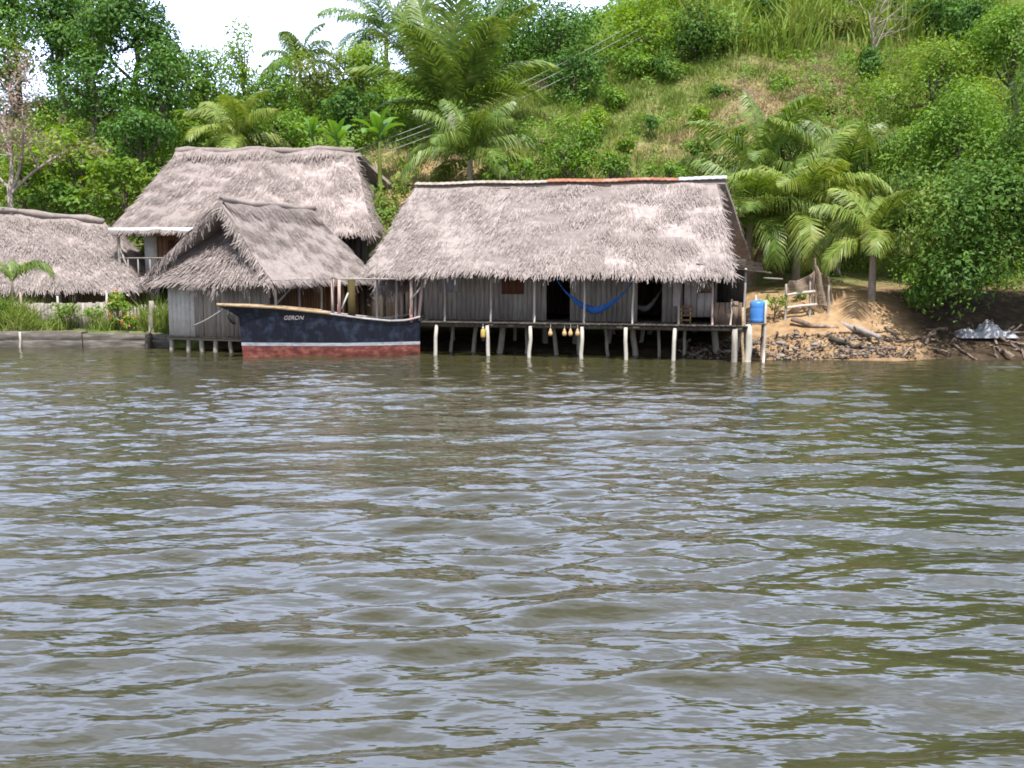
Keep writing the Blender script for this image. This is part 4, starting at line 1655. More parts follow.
def frond_mesh(L, e0, curl, r_, nl=46, lw=.06, ll=1.25, hang=.9, split=1.0):
    """rachis along +X rising at e0, curling down; leaflets down both sides"""
    m = 24
    ds = L / (m - 1)
    ang = e0 - curl * np.linspace(0, 1, m) ** 1.4
    x = np.concatenate([[0], np.cumsum(np.cos(ang[:-1]) * ds)])
    z = np.concatenate([[0], np.cumsum(np.sin(ang[:-1]) * ds)])
    C = np.stack([x, .02 * np.sin(np.linspace(0, 3, m)), z], -1)
    mb = MB()
    mb.tube(C, np.linspace(.045, .008, m) * (L / 4) ** .5, 5)
    s = np.linspace(.14, .995, nl)
    for side in (-1, 1):
        ss = np.clip(s + r_.normal(0, .006, nl), .1, .999)
        k = ss * (m - 1)
        B = np.stack([np.interp(k, np.arange(m), C[:, j]) for j in range(3)], -1)
        a = np.interp(k, np.arange(m), ang)
        fw = np.stack([np.cos(a), 0 * a, np.sin(a)], -1)
        up = np.stack([-np.sin(a), 0 * a, np.cos(a)], -1)
        sd = np.array([0, side, 0.0])
        f = (.55 + .9 * ss)[:, None]
        d = unit(fw * f * .8 + sd * 1.0 + up * .18 + r_.normal(0, .09, (nl, 3)))
        ln = (ll * L / 4.5 * np.sin(np.clip(ss * .9 + .12, 0, 1) * pi) ** .55 * r_.uniform(.85, 1.1, nl) + .12)[:, None]
        midp = B + d * ln * .5
        hg = (hang * r_.uniform(.7, 1.3, nl))[:, None]
        d2 = unit(d + np.array([0, 0, -1.0]) * hg)
        tip = midp + d2 * ln * .55 + np.array([0, 0, -1.0]) * ln * .12 * hg
        w = fw * lw * .5 * (L / 4) ** .5
        mb.quads(np.stack([B - w, B + w, midp + w, midp - w], 1))
        mb.quads(np.stack([midp - w, midp + w, tip + w * .15, tip - w * .15], 1))
    return mb


PALM_N = [0]


def palm(name, label, px, py, Y, L, n, mat, e_range=(.3, 1.45), curl=(1.0, 2.0), trunk_h=None, group=None, dead=0, az=None, lean=(0, 0), tr=.14, ll=1.25, hang=.9, specs=None, lw=.06, nl=84, cat='palm'):
    """crown heart seen at px,py at depth Y"""
    PALM_N[0] += 1
    r_ = np.random.default_rng(2000 + PALM_N[0])
    c = W(px, py, Y)
    bx, by = c[0] + lean[0], Y + lean[1]
    z0 = tz(bx, by)
    O = np.array([bx, by, z0])
    top = c - O
    if top[2] < .15:
        top[2] = .15
    root = thing(name, O, label, cat, group)
    tb = MB()
    t = np.linspace(0, 1, 9)[:, None]
    Pt = np.array([0, 0, -.3]) + (top - np.array([0, 0, -.3])) * t
    Pt[:, :2] *= (t ** 1.6)
    tb.tube(Pt, tr * np.linspace(1.25, .85, 9), 9)
    tb.build('trunk', M['bark_pale'] if tr > .1 else M['bark'], root, smooth=True)
    if specs is None:
        specs = []
        for k in range(n):
            q = (k + .5) / n
            specs.append((k * 2.4 + r_.uniform(-.3, .3), e_range[1] + (e_range[0] - e_range[1]) * q + r_.normal(0, .08), r_.uniform(*curl) * (.55 + .6 * q), L * r_.uniform(.85, 1.08)))
    for azm, e0, cu, ln in specs:
        mb = frond_mesh(ln, e0, cu, r_, ll=ll, hang=hang * r_.uniform(.6, 1.5), lw=lw, nl=nl)
        o = mb.build('frond', M[mat], root)
        o.location = Vector(top)
        o.rotation_euler = (r_.normal(0, .12), 0, azm)
    for k in range(dead):
        mb = frond_mesh(L * .8, -.6, 1.0, r_, ll=ll, hang=1.2, lw=lw)
        o = mb.build('frond', M['frond_dead'], root)
        o.location = Vector(top - np.array([0, 0, .1]))
        o.rotation_euler = (0, 0, r_.uniform(0, 6.28))
        tag(o, 'dead brown frond')
    return root


def banana(label, px, py, Y, h, n, group='banana plants on the slope'):
    PALM_N[0] += 1
    r_ = np.random.default_rng(3000 + PALM_N[0])
    c = W(px, py, Y)
    z0 = tz(c[0], Y)
    O = np.array([c[0], Y, z0])
    top = max(c[2] - z0, .6)
    root = thing('banana_plant', O, label, 'banana plant', group)
    tb = MB()
    tb.tube([(0, 0, -.2), (.02, 0, top * .5), (0, 0, top)], [.13, .11, .07], 9)
    tb.build('stem', M['leaf_olive'], root, smooth=True)
    for k in range(n):
        e0 = 1.4 - .9 * (k / n)
        cu = .5 + 1.2 * k / n
        L = h * r_.uniform(.85, 1.1)
        m = 12
        t = np.linspace(0, 1, m)
        ang = e0 - cu * t ** 1.5
        x = np.concatenate([[0], np.cumsum(np.cos(ang[:-1]) * L / m)])
        z = np.concatenate([[0], np.cumsum(np.sin(ang[:-1]) * L / m)])
        w = .2 * L * np.clip(np.sin(np.clip((t - .12) / .88, 0, 1) * pi), 0, 1) ** .6 * .85
        P = np.zeros((m, 5, 3))
        for j, q in enumerate((-1, -.5, 0, .5, 1)):
            P[:, j] = np.stack([x - np.sin(ang) * abs(q) * w * .35, q * w, z + np.cos(ang) * abs(q) * w * .35 + .02 * r_.normal(0, 1, m) * abs(q)], -1)
        mb = MB()
        mb.grid(P)
        mb.tube(np.stack([x, x * 0, z - .01], -1), np.linspace(.03, .008, m), 5)
        o = mb.build('leaf', M['banana'], root)
        o.location = (0, 0, top - .05)
        o.rotation_euler = (0, 0, k * 2.4 + r_.uniform(-.4, .4))
    return root


def bare_tree(name, label, px, py, Y, wpx, hpx, bark, leafy=0, mat=None, base_px=None, cat='tree'):
    """branching tree with few or no leaves; px,py = crown centre"""
    TREE_N[0] += 1
    r_ = np.random.default_rng(4000 + TREE_N[0])
    c = W(px, py, Y)
    bx = W(base_px or px, py, Y)[0]
    z0 = tz(bx, Y)
    O = np.array([bx, Y, z0])
    root = thing(name, O, label, cat)
    rx, rz = wpx / 2 / FPX * Y, hpx / 2 / FPX * Y
    zc = c[2] - z0
    xc = c[0] - bx
    tb = MB()
    ends = []
    H = zc + rz

    def branch(p, d, ln, r, depth):
        m = 5
        pts = [p]
        for k in range(m):
            d = unit(d + r_.normal(0, .16, 3) + np.array([0, 0, .05]))
            pts.append(pts[-1] + d * ln / m)
        tb.tube(np.array(pts), np.linspace(r, r * .55, m + 1), 6)
        ends.append(pts[-1])
        ends.append(pts[-2])
        if depth > 0:
            for k in range(r_.integers(2, 4)):
                q = pts[r_.integers(2, m + 1)]
                nd = unit(d * .7 + np.array([r_.normal(0, .8) + .15 * np.sign(xc), r_.normal(0, .5), r_.normal(.1, .4)]))
                branch(q, nd, ln * .62, r * .5, depth - 1)
    t0 = max(zc - rz, .5)
    tr = float(np.clip(.014 * H, .05, .14))
    tb.tube([(0, 0, -.3), (.03, 0, t0 * .5), (.1 * xc, 0, t0)], [tr * 1.2, tr, tr * .85], 8)
    for k in range(5):
        branch(np.array([.1 * xc, 0, t0 * r_.uniform(.85, 1.0)]), unit(np.array([r_.normal(0, .55) + xc / max(rz, .1) * .5, r_.normal(0, .3), 1.0])), rz * r_.uniform(.9, 1.3), tr * .6, 2)
    tb.build('trunk', M[bark], root, smooth=True)
    if leafy:
        E = np.array(ends)
        P = E[r_.integers(0, len(E), leafy)] + r_.normal(0, .33, (leafy, 3))
        mb = MB()
        leaves(mb, P, r_.normal(0, 1, (leafy, 3)) + np.array([0, -.3, .6]), .17, .5)
        mb.build('crown', M[mat], root)
    return root


T = tree
G_L = 'trees on the ridge at the left'
# --- far left: tall dark trees against the sky
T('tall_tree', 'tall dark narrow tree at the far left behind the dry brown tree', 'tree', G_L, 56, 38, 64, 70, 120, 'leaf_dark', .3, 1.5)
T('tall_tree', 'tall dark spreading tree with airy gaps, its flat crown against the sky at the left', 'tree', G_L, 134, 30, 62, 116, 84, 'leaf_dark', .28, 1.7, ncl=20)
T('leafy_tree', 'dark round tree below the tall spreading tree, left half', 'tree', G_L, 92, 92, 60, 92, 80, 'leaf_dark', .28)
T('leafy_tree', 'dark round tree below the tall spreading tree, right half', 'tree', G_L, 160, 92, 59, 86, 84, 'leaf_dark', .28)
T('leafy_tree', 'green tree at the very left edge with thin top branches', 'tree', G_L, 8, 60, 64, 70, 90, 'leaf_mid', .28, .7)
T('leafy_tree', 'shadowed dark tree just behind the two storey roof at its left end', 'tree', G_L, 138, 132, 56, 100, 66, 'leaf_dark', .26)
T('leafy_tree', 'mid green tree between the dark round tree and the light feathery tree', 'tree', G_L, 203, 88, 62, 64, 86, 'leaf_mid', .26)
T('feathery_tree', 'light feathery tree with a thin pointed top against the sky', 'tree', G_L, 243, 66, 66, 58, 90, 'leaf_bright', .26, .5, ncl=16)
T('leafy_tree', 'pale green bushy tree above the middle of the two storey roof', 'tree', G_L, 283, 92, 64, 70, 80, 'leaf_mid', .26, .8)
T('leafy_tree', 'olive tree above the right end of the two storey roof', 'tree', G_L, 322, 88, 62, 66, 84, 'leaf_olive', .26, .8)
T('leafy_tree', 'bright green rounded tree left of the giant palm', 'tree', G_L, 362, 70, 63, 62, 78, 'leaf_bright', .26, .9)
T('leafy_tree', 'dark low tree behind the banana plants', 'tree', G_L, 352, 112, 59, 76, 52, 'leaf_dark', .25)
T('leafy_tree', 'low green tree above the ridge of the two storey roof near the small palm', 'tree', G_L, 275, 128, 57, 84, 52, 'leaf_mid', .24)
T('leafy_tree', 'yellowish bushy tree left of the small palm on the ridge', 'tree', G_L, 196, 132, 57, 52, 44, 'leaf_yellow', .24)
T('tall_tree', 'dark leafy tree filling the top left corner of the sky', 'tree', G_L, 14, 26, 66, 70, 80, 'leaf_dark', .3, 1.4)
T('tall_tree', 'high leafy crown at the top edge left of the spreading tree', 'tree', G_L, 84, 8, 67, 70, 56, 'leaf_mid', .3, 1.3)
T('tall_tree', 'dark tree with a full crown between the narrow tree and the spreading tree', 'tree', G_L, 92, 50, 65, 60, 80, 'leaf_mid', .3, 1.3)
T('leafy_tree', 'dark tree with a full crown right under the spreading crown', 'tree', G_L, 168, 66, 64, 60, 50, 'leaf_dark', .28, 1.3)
# --- bright bushes behind the low house
GB = 'bright bushes behind the low house'
T('broadleaf_bush', 'yellow green broadleaf bush behind the low roof, nearest the left edge', 'bush', GB, 22, 178, 52, 74, 66, 'leaf_bright', .34, asp=.55)
T('broadleaf_bush', 'tall bright broadleaf bush rising highest behind the low roof', 'bush', GB, 82, 162, 52.5, 80, 74, 'leaf_bright', .34, asp=.55)
T('broadleaf_bush', 'yellow green bush touching the left edge of the two storey roof', 'bush', GB, 122, 186, 51, 76, 66, 'leaf_yellow', .32, asp=.55)
T('broadleaf_bush', 'mid green bush right behind the ridge of the low roof', 'bush', GB, 62, 200, 51, 90, 44, 'leaf_mid', .32, asp=.55)
# dry tree
bare_tree('dry_tree', 'dry tree with pinkish brown withered leaves at the left edge', 14, 112, 50, 52, 140, 'bark_pale', 4200, 'leaf_dry', base_px=4)

# --- behind the giant palm and right of it
GM = 'trees along the ridge in the middle'
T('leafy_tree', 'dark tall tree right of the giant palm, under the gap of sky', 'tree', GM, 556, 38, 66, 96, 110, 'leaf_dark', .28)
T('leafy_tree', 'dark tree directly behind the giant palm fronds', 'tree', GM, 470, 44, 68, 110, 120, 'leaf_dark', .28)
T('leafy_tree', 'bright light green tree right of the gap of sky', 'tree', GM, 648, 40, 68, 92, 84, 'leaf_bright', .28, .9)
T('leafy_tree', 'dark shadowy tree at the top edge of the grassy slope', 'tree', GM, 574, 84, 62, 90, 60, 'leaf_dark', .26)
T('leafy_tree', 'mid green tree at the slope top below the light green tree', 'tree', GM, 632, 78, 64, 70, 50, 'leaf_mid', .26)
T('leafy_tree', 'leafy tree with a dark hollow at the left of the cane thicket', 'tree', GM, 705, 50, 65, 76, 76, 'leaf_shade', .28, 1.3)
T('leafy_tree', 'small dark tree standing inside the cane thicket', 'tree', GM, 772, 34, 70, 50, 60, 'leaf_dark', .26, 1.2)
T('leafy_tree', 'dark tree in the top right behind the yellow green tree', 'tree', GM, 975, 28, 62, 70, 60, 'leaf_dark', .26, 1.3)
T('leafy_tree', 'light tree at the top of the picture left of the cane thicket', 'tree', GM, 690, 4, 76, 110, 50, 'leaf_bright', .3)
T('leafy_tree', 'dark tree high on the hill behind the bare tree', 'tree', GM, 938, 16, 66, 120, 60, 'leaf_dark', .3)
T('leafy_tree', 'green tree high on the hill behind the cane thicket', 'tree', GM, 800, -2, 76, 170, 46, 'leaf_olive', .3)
T('round_bush', 'round dense bush on the slope right behind the long roof', 'bush', 'bushes on the grassy slope', 566, 152, 51, 100, 74, 'leaf_mid', .22)
T('round_bush', 'small low bush beside the dense round bush on the slope', 'bush', 'bushes on the grassy slope', 612, 168, 49.5, 46, 40, 'leaf_mid', .22)
T('round_bush', 'low bush peeking over the left part of the long roof ridge', 'bush', 'bushes on the grassy slope', 508, 172, 49, 60, 34, 'leaf_mid', .22)
T('round_bush', 'small dark bush on the dry part of the slope near the bare tree', 'bush', 'bushes on the grassy slope', 868, 96, 60, 44, 40, 'leaf_dark', .22)
T('round_bush', 'small dark green bush alone in the middle of the grassy slope', 'bush', 'bushes on the grassy slope', 720, 92, 60, 24, 24, 'leaf_dark', .2)
T('round_bush', 'small bush on the slope above the zinc end of the ridge', 'bush', 'bushes on the grassy slope', 698, 146, 51.5, 40, 34, 'leaf_mid', .2)
T('round_bush', 'bush at the foot of the slope between ridge end and palms', 'bush', 'bushes on the grassy slope', 668, 172, 48.5, 50, 26, 'leaf_mid', .2)
GT_ = 'shrubs along the top of the slope'
for px_, py_, Y_, w_, h_, m_, lb_ in (
        (612, 108, 60, 40, 34, 'leaf_mid', 'shrub at the left end of the slope top, below the dark shadowy tree'),
        (664, 84, 63, 50, 46, 'leaf_shade', 'dark hollow shrub left of the tree at the left end of the cane'),
        (744, 62, 66, 46, 40, 'leaf_mid', 'leafy shrub at the foot of the cane, left of the cane middle'),
        (790, 58, 66, 44, 34, 'leaf_bright', 'bright shrub at the foot of the cane, in the middle of it'),
        (836, 54, 66, 50, 40, 'leaf_olive', 'olive shrub at the foot of the cane, left of the bare tree'),
        (652, 124, 56, 26, 20, 'leaf_dark', 'small dark shrub on the left half of the grassy slope'),
        (700, 118, 57, 34, 22, 'leaf_bright', 'small bright shrub on the grassy slope above the ridge zinc sheet'),
        (780, 88, 60, 30, 24, 'leaf_mid', 'small shrub on the dry upper part of the slope'),
        (820, 108, 57, 40, 34, 'leaf_olive', 'olive shrub on the slope above the right palms'),
        (850, 132, 53, 36, 34, 'leaf_mid', 'shrub between the slope and the olive green tree'),
        (628, 148, 52, 32, 26, 'leaf_bright', 'bright shrub just right of the dense round bush'),
        (742, 132, 54, 30, 24, 'leaf_yellow', 'yellowish shrub above the upper left palm of the clump'),
        (596, 122, 57, 40, 34, 'leaf_bright', 'bright shrub above the dense round bush on the slope')):
    T('slope_shrub', lb_, 'bush', GT_, px_, py_, Y_, w_, h_, m_, .2, 1.0)
# --- right mass
GR = 'trees of the dense mass at the right'
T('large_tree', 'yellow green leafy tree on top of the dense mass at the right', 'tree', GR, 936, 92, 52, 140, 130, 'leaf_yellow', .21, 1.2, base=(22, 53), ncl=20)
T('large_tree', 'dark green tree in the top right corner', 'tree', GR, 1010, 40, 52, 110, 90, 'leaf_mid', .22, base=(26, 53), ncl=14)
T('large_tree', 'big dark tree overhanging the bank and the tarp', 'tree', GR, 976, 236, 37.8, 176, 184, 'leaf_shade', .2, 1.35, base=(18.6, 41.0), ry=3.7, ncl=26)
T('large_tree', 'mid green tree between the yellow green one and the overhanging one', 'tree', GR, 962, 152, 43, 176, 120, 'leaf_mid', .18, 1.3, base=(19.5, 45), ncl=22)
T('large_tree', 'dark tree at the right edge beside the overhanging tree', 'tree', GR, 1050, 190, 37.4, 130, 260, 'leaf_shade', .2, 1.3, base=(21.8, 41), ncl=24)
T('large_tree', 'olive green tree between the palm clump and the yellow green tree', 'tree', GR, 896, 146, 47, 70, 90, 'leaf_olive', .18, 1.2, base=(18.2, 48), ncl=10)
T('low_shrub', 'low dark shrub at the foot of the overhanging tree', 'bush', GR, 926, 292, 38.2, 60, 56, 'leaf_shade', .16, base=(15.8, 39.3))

T('tall_tree', 'dark tree closing the sky between the giant palm and the next dark tree', 'tree', GM, 512, 22, 70, 64, 90, 'leaf_mid', .28, 1.3)
# --- palms
def fan(*rows):
    return [tuple(r) for r in rows]


palm('giant_palm', 'giant young palm with huge upright fronds fanning from the ground', 452, 116, 57, 7.4, 12, 'frond', trunk_h=1, tr=.3, ll=1.1, hang=.4, nl=100, lw=.075,
     specs=fan((3.14, 1.05, .6, 7.0), (2.9, 1.25, .5, 7.5), (3.4, .75, 1.0, 6.5), (4.7, 1.45, .2, 7.4), (1.6, 1.5, .3, 8.0), (.2, 1.3, .5, 8.0), (6.0, 1.15, .7, 7.6), (.1, .9, 1.2, 7.0), (5.9, .65, 1.4, 6.0), (5.1, 1.2, .9, 6.4), (4.2, 1.1, .9, 6.2), (3.0, .5, 1.3, 5.2)))
palm('coconut_palm', 'coconut palm with drooping fronds just above the left end of the long roof', 470, 160, 51, 4.4, 15, 'frond', tr=.16, e_range=(.1, 1.45), curl=(1.2, 2.1), group='coconut palms behind the houses')
palm('coconut_palm', 'far coconut palm against the sky left of the giant palm', 386, 34, 74, 5.2, 15, 'frond_dark', tr=.16, e_range=(-.1, 1.2), curl=(1.3, 2.2), group='coconut palms behind the houses')
palm('coconut_palm', 'small palm standing above the middle of the two storey roof', 236, 140, 55.5, 3.4, 12, 'frond_yellow', tr=.12, e_range=(.1, 1.45), curl=(1.2, 2.0), group='coconut palms behind the houses')
palm('coconut_palm', 'far thin palm poking from the treetops above the two storey roof', 300, 66, 72, 3.4, 10, 'frond', tr=.1, group='coconut palms behind the houses')
GP = 'palms of the clump right of the long house'
palm('coconut_palm', 'upright palm at the upper left of the clump beside the long house', 760, 178, 48.5, 4.8, 14, 'frond', tr=.14, e_range=(.15, 1.5), curl=(.9, 2.0), group=GP)
palm('coconut_palm', 'broad palm with pale arching fronds in the middle of the clump beside the long house', 798, 214, 43.5, 4.6, 17, 'frond_yellow', tr=.16, e_range=(.1, 1.35), curl=(1.5, 2.5), group=GP, dead=2)
palm('coconut_palm', 'upright palm at the upper right of the clump, by the dense trees', 840, 190, 46.5, 4.6, 14, 'frond', tr=.14, e_range=(.2, 1.5), curl=(.9, 2.0), group=GP)
palm('coconut_palm', 'yellow green palm on the bare bank with its short trunk showing', 874, 240, 39.4, 3.2, 14, 'frond_yellow', tr=.13, e_range=(.1, 1.4), curl=(1.2, 2.2), group=GP)
palm('coconut_palm', 'low drooping palm nearest the right end of the long roof', 750, 222, 43.6, 3.9, 13, 'frond', tr=.14, e_range=(.1, 1.25), curl=(1.5, 2.4), group=GP, dead=1)

banana('tall banana plant with upright leaves left of the giant palm', 379, 138, 52, 1.9, 8)
banana('shorter banana plant above the ridge end of the two storey roof', 338, 142, 52, 1.7, 7)
banana('small banana plant half hidden behind the right end of the two storey roof', 312, 134, 54, 1.3, 6)

bare_tree('bare_tree', 'leafless grey tree with forked trunk at the top of the slope', 884, 18, 62, 110, 80, 'bark_pale', 0, None, base_px=874)


# --- garden plants at the left
def garden_palm():
    palm('garden_palm', 'small garden palm with one thick arching frond in front of the low roof', 12, 282, 43.6, 1.6, 6, 'frond', tr=.06, nl=50, ll=1.1, hang=.9, lw=.05,
         specs=fan((0.0, 1.15, 2.5, 2.4), (.1, 1.0, 2.4, 2.3), (.25, 1.2, 2.7, 2.2), (3.0, 1.3, 1.2, 1.4), (3.6, 1.1, 1.4, 1.2), (1.8, 1.35, 1.0, 1.2)))


garden_palm()


def flower_shrub(px, py, Y, w, h, label, mats):
    root = tree('flowering_shrub', label, 'shrub', 'garden shrubs by the river wall', px, py, Y, w, h, 'leaf_bright', .14, 1.0, ncl=9)
    for m in mats:
        mb = MB()
        r_ = np.random.default_rng(int(px * 7 + len(m)))
        c = W(px, py, Y) - np.array(root.location)
        n = 7
        P = c + unit(r_.normal(0, 1, (n, 3)) + np.array([0, -1.2, .4])) * np.array([w, w, h]) / 2 / FPX * Y * .95
        k = 5
        PP = np.repeat(P, k, 0) + r_.normal(0, .035, (n * k, 3))
        leaves(mb, PP, r_.normal(0, 1, (n * k, 3)) + np.array([0, -1, .5]), .08, .7)
        mb.build('blossom', M[m], root)


flower_shrub(117, 305, 42.3, 26, 44, 'tall shrub with orange and white blossoms beside the picket fence', ['petal', 'petal_white'])
flower_shrub(130, 322, 42.0, 20, 18, 'small shrub with orange blossoms at the foot of the tall flowering one', ['petal'])
T('garden_bush', 'low rounded bush at the left edge of the garden', 'shrub', 'garden shrubs by the river wall', 8, 312, 42.5, 34, 24, 'leaf_mid', .14)
T('garden_bush', 'yellow green bush in the middle of the garden fence', 'shrub', 'garden shrubs by the river wall', 66, 312, 42.6, 34, 30, 'leaf_yellow', .14, .7)
T('garden_bush', 'pale weedy bush between the fence posts near the low house end', 'shrub', 'garden shrubs by the river wall', 92, 314, 42.6, 24, 24, 'leaf_bright', .14, .6)
T('garden_bush', 'weedy bush growing through the net fence rails', 'shrub', 'weeds on the right bank', 776, 303, 38.6, 26, 26, 'leaf_yellow', .13, .5)
T('garden_bush', 'blue green cabbage like bush behind the net fence', 'shrub', 'weeds on the right bank', 801, 301, 39.9, 24, 16, 'leaf_mid', .14, .8)


# ------------------------------------------------------------------ grass, cane, undergrowth
def blades(mb, X, Y, hmin, hmax, w, lean=.35, seg=True):
    k = len(X)
    Z = terrain(X, Y)
    R = np.stack([X, Y, Z - .03], -1)
    h = rng.uniform(hmin, hmax, k)[:, None] * (.55 + .7 * np.clip(vnoise(X, Y, .3, 61) + .6, 0, 1.5))[:, None]
    a = rng.uniform(0, 2 * pi, k)
    sd = np.stack([np.cos(a), np.sin(a), 0 * a], -1)
    ld = np.stack([rng.normal(0, lean, k), rng.normal(0, lean, k), np.ones(k)], -1)
    mid = R + unit(ld) * h * .55
    ld2 = ld * np.array([2.4, 2.4, .8])
    tip = mid + unit(ld2) * h * .5
    ww = sd * (w * rng.uniform(.6, 1.3, k))[:, None] * .5
    mb.quads(np.stack([R - ww, R + ww, mid + ww * .9, mid - ww * .9], 1))
    mb.tris(np.stack([mid - ww * .9, mid + ww * .9, tip], 1))


def scatter(n, x0, x1, y0, y1, f):
    X, Y = rng.uniform(x0, x1, n), rng.uniform(y0, y1, n)
    k = rng.random(n) < np.clip(f(X, Y), 0, 1)
    return X[k], Y[k]


def dryness(x, y):
    d = .9 * np.exp(-((x - 16.5) / 5.5) ** 2 - ((y - 59) / 6) ** 2) + .6 * np.exp(-((x - 10) / 3) ** 2 - ((y - 53) / 4) ** 2) + .9 * np.exp(-((x + 4.5) / 4) ** 2 - ((y - 53) / 4) ** 2)
    return d + .3 * vnoise(x, y, .16, 41) + .28 * vnoise(x, y, .45, 42)


mb = MB()
X, Y = scatter(150000, -14, 32, 46.5, 74, lambda x, y: .85 - .9 * dryness(x, y))
blades(mb, X, Y, .25, .6, .05)
tag(mb.build('hillside_grass', M['grass']), 'green grass growing over the slope behind the houses', 'grass', kind='stuff')
mb = MB()
X, Y = scatter(110000, -12, 30, 47, 68, lambda x, y: 1.1 * dryness(x, y) - .12)
blades(mb, X, Y, .2, .55, .045, lean=.9)
tag(mb.build('dry_grass', M['straw']), 'dry straw coloured grass in patches on the slope', 'grass', kind='stuff')
mb = MB()
X, Y = scatter(16000, 12, 32, 64, 82, lambda x, y: .5 + .6 * vnoise(x, y, .12, 44))
blades(mb, X, Y, 1.3, 3.2, .12, lean=.22)
tag(mb.build('cane_thicket', M['cane']), 'tall light green cane thicket along the top of the slope', 'cane', kind='stuff')
mb = MB()
X, Y = scatter(26000, -26, -13.9, 41.6, 44.6, lambda x, y: .6 + .5 * vnoise(x, y * 0 + 3, .3, 45) - .3 * (y < 41.9))
blades(mb, X, Y, .3, 1.15, .04)
tag(mb.build('garden_weeds', M['grass']), 'tall yellow green weeds along the river wall', 'weeds', kind='stuff')

# undergrowth: knee to head high leafy cover between the trees
mb = MB()


def cover(n, x0, x1, y0, y1, f, h, size):
    X, Y = scatter(n, x0, x1, y0, y1, f)
    hh = h * (.5 + .5 * np.clip(vnoise(X, Y, .22, 51) + .5, 0, 1.6)) * rng.uniform(0.1, 1, len(X))
    P = np.stack([X, Y, terrain(X, Y) + hh], -1)
    Nn = np.stack([.8 * vnoise(X, Y, .4, 52), .8 * vnoise(X, Y, .4, 53) - .3, np.ones(len(X))], -1) + rng.normal(0, .5, (len(X), 3))
    leaves(mb, P, Nn, size, .45)


cover(60000, -34, -2, 50, 74, lambda x, y: .9 - .8 * (dryness(x, y) > .45) + 0 * x, 1.7, .28)
cover(36000, -4, 34, 62, 88, lambda x, y: sstep(y, 62 + .2 * x, 67 + .2 * x), 1.8, .3)
cover(26000, 14, 34, 40.5, 62, lambda x, y: sstep(x, 14.5 + (y < 46) * 1.5, 18), 1.4, .22)
cover(60000, 0, 26, 46, 68, lambda x, y: np.clip(2.2 * vnoise(x, y, .34, 57) - .75, 0, 1), .9, .17)
tag(mb.build('undergrowth', M['leaf_mid']), 'leafy undergrowth filling the slope between the trees', 'undergrowth', kind='stuff')


# ------------------------------------------------------------------ wires
def wires():
    for k, (l0, l1, r0, r1, lb) in enumerate(((335, 158, 646, 17, 'upper of the three power wires crossing the trees'), (335, 163, 648, 24, 'middle of the three power wires crossing the trees'), (335, 170, 650, 32, 'lower of the three power wires crossing the trees'))):
        A, B = W(l0, l1, 50.5), W(r0, r1, 67)
        t = np.linspace(0, 1, 24)[:, None]
        P = A + (B - A) * t
        P[:, 2] -= .55 * np.sin(pi * t[:, 0])
        mb = MB()
        mb.tube(P, .017, 5)
        tag(mb.build('power_wire', M['wire'], None, smooth=True, loc=P[0]), lb, 'wire', 'power wires over the slope')


wires()

# ------------------------------------------------------------------ light, sky, camera
SUN_EL, SUN_AZ = radians(64), radians(169)  # azimuth clockwise from +Y
S = Vector((sin(SUN_AZ) * cos(SUN_EL), cos(SUN_AZ) * cos(SUN_EL), sin(SUN_EL)))
sun = bpy.data.lights.new('sun', 'SUN')
sun.energy = 4.7
sun.angle = radians(.5)
sun.color = (1.0, .96, .9)
so = bpy.data.objects.new('sun', sun)
so.rotation_euler = S.to_track_quat('Z', 'Y').to_euler()
so.location = (0, -10, 60)
col.objects.link(so)

w = bpy.data.worlds.new('World')
scene.world = w
w.use_nodes = True
nt = w.node_tree
nt.nodes.clear()
N, L = nt.nodes.new, nt.links.new
sky = N('ShaderNodeTexSky')
sky.sky_type = 'NISHITA'
sky.sun_disc = False
sky.sun_elevation = SUN_EL
sky.sun_rotation = SUN_AZ
sky.dust_density = 3.0
sky.air_density = 1.0
sky.altitude = 0
tc = N('ShaderNodeTexCoord')
mp = N('ShaderNodeMapping')
mp.inputs['Scale'].default_value = (1, 1, 2.6)
L(tc.outputs['Generated'], mp.inputs['Vector'])
nz = N('ShaderNodeTexNoise')
nz.inputs['Scale'].default_value = 2.2
nz.inputs['Detail'].default_value = 6
L(mp.outputs['Vector'], nz.inputs['Vector'])
mr = N('ShaderNodeMapRange')
mr.inputs['From Min'].default_value = .42
mr.inputs['From Max'].default_value = .62
mr.inputs['To Min'].default_value = .1
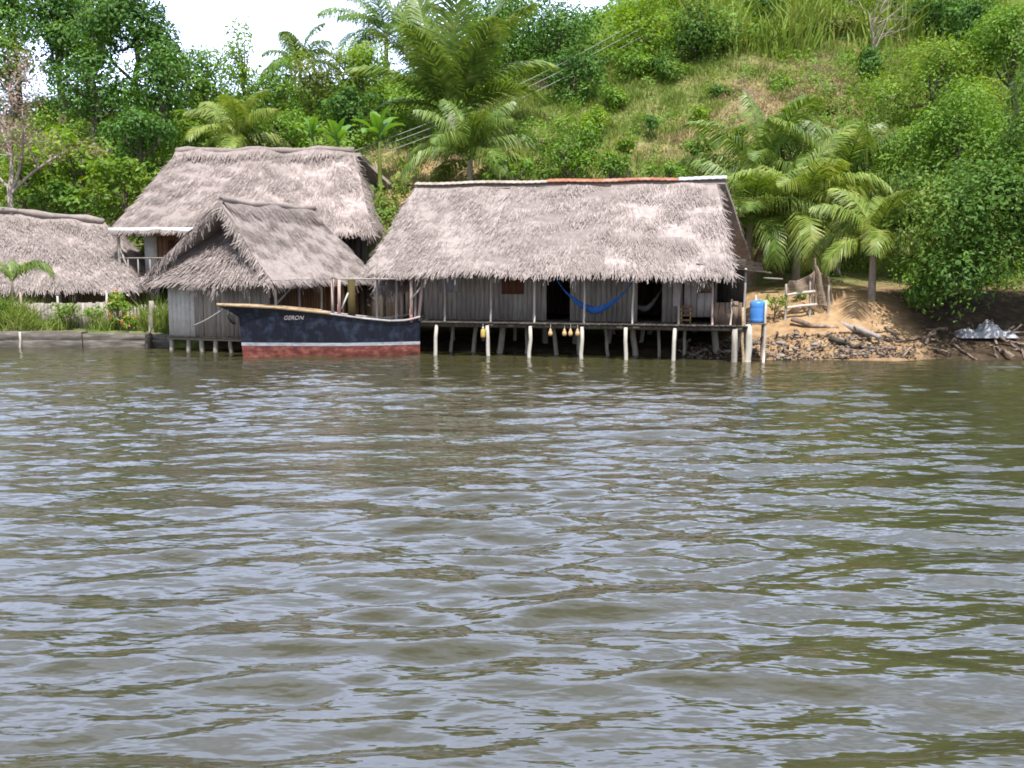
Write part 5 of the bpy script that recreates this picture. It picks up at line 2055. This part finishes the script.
mr.inputs['To Max'].default_value = .75
L(nz.outputs['Fac'], mr.inputs['Value'])
mx = N('ShaderNodeMixRGB')
sep = N('ShaderNodeSeparateXYZ')
L(tc.outputs['Generated'], sep.inputs[0])
el = N('ShaderNodeMapRange')
el.inputs['From Min'].default_value = .92
el.inputs['From Max'].default_value = .45
L(sep.outputs['Z'], el.inputs['Value'])
no = N('ShaderNodeMapRange')
no.inputs['From Min'].default_value = -.1
no.inputs['From Max'].default_value = .5
L(sep.outputs['Y'], no.inputs['Value'])
bank = N('ShaderNodeMath')
bank.operation = 'MULTIPLY'
L(el.outputs['Result'], bank.inputs[0])
L(no.outputs['Result'], bank.inputs[1])
cc_ = N('ShaderNodeMixRGB')
cc_.inputs['Color1'].default_value = (10.0, 11.0, 13.0, 1)
cc_.inputs['Color2'].default_value = (18.5, 21.6, 31.5, 1)
L(bank.outputs[0], cc_.inputs['Fac'])
L(cc_.outputs['Color'], mx.inputs['Color2'])
cov = N('ShaderNodeMath')
cov.operation = 'MULTIPLY_ADD'
cov.inputs[1].default_value = .45
cov.use_clamp = True
L(bank.outputs[0], cov.inputs[0])
L(mr.outputs['Result'], cov.inputs[2])
L(cov.outputs[0], mx.inputs['Fac'])
L(sky.outputs['Color'], mx.inputs['Color1'])
bg = N('ShaderNodeBackground')
bg.inputs['Strength'].default_value = .095
L(mx.outputs['Color'], bg.inputs['Color'])
wo = N('ShaderNodeOutputWorld')
L(bg.outputs[0], wo.inputs['Surface'])

cam = bpy.data.cameras.new('camera')
cam.sensor_width = 36
cam.lens = FPX / 1024 * 36
cam.clip_end = 2000
co = bpy.data.objects.new('camera', cam)
co.location = (0, 0, CAMZ)
co.rotation_euler = (pi / 2 - PITCH, 0, 0)
col.objects.link(co)
scene.camera = co
scene.view_settings.view_transform = 'Standard'
scene.view_settings.look = 'None'
scene.view_settings.exposure = 0.46
scene.view_settings.gamma = 1
scene.cycles.filter_width = 1.75
scene.cycles.max_bounces = 6
scene.cycles.use_denoising = True
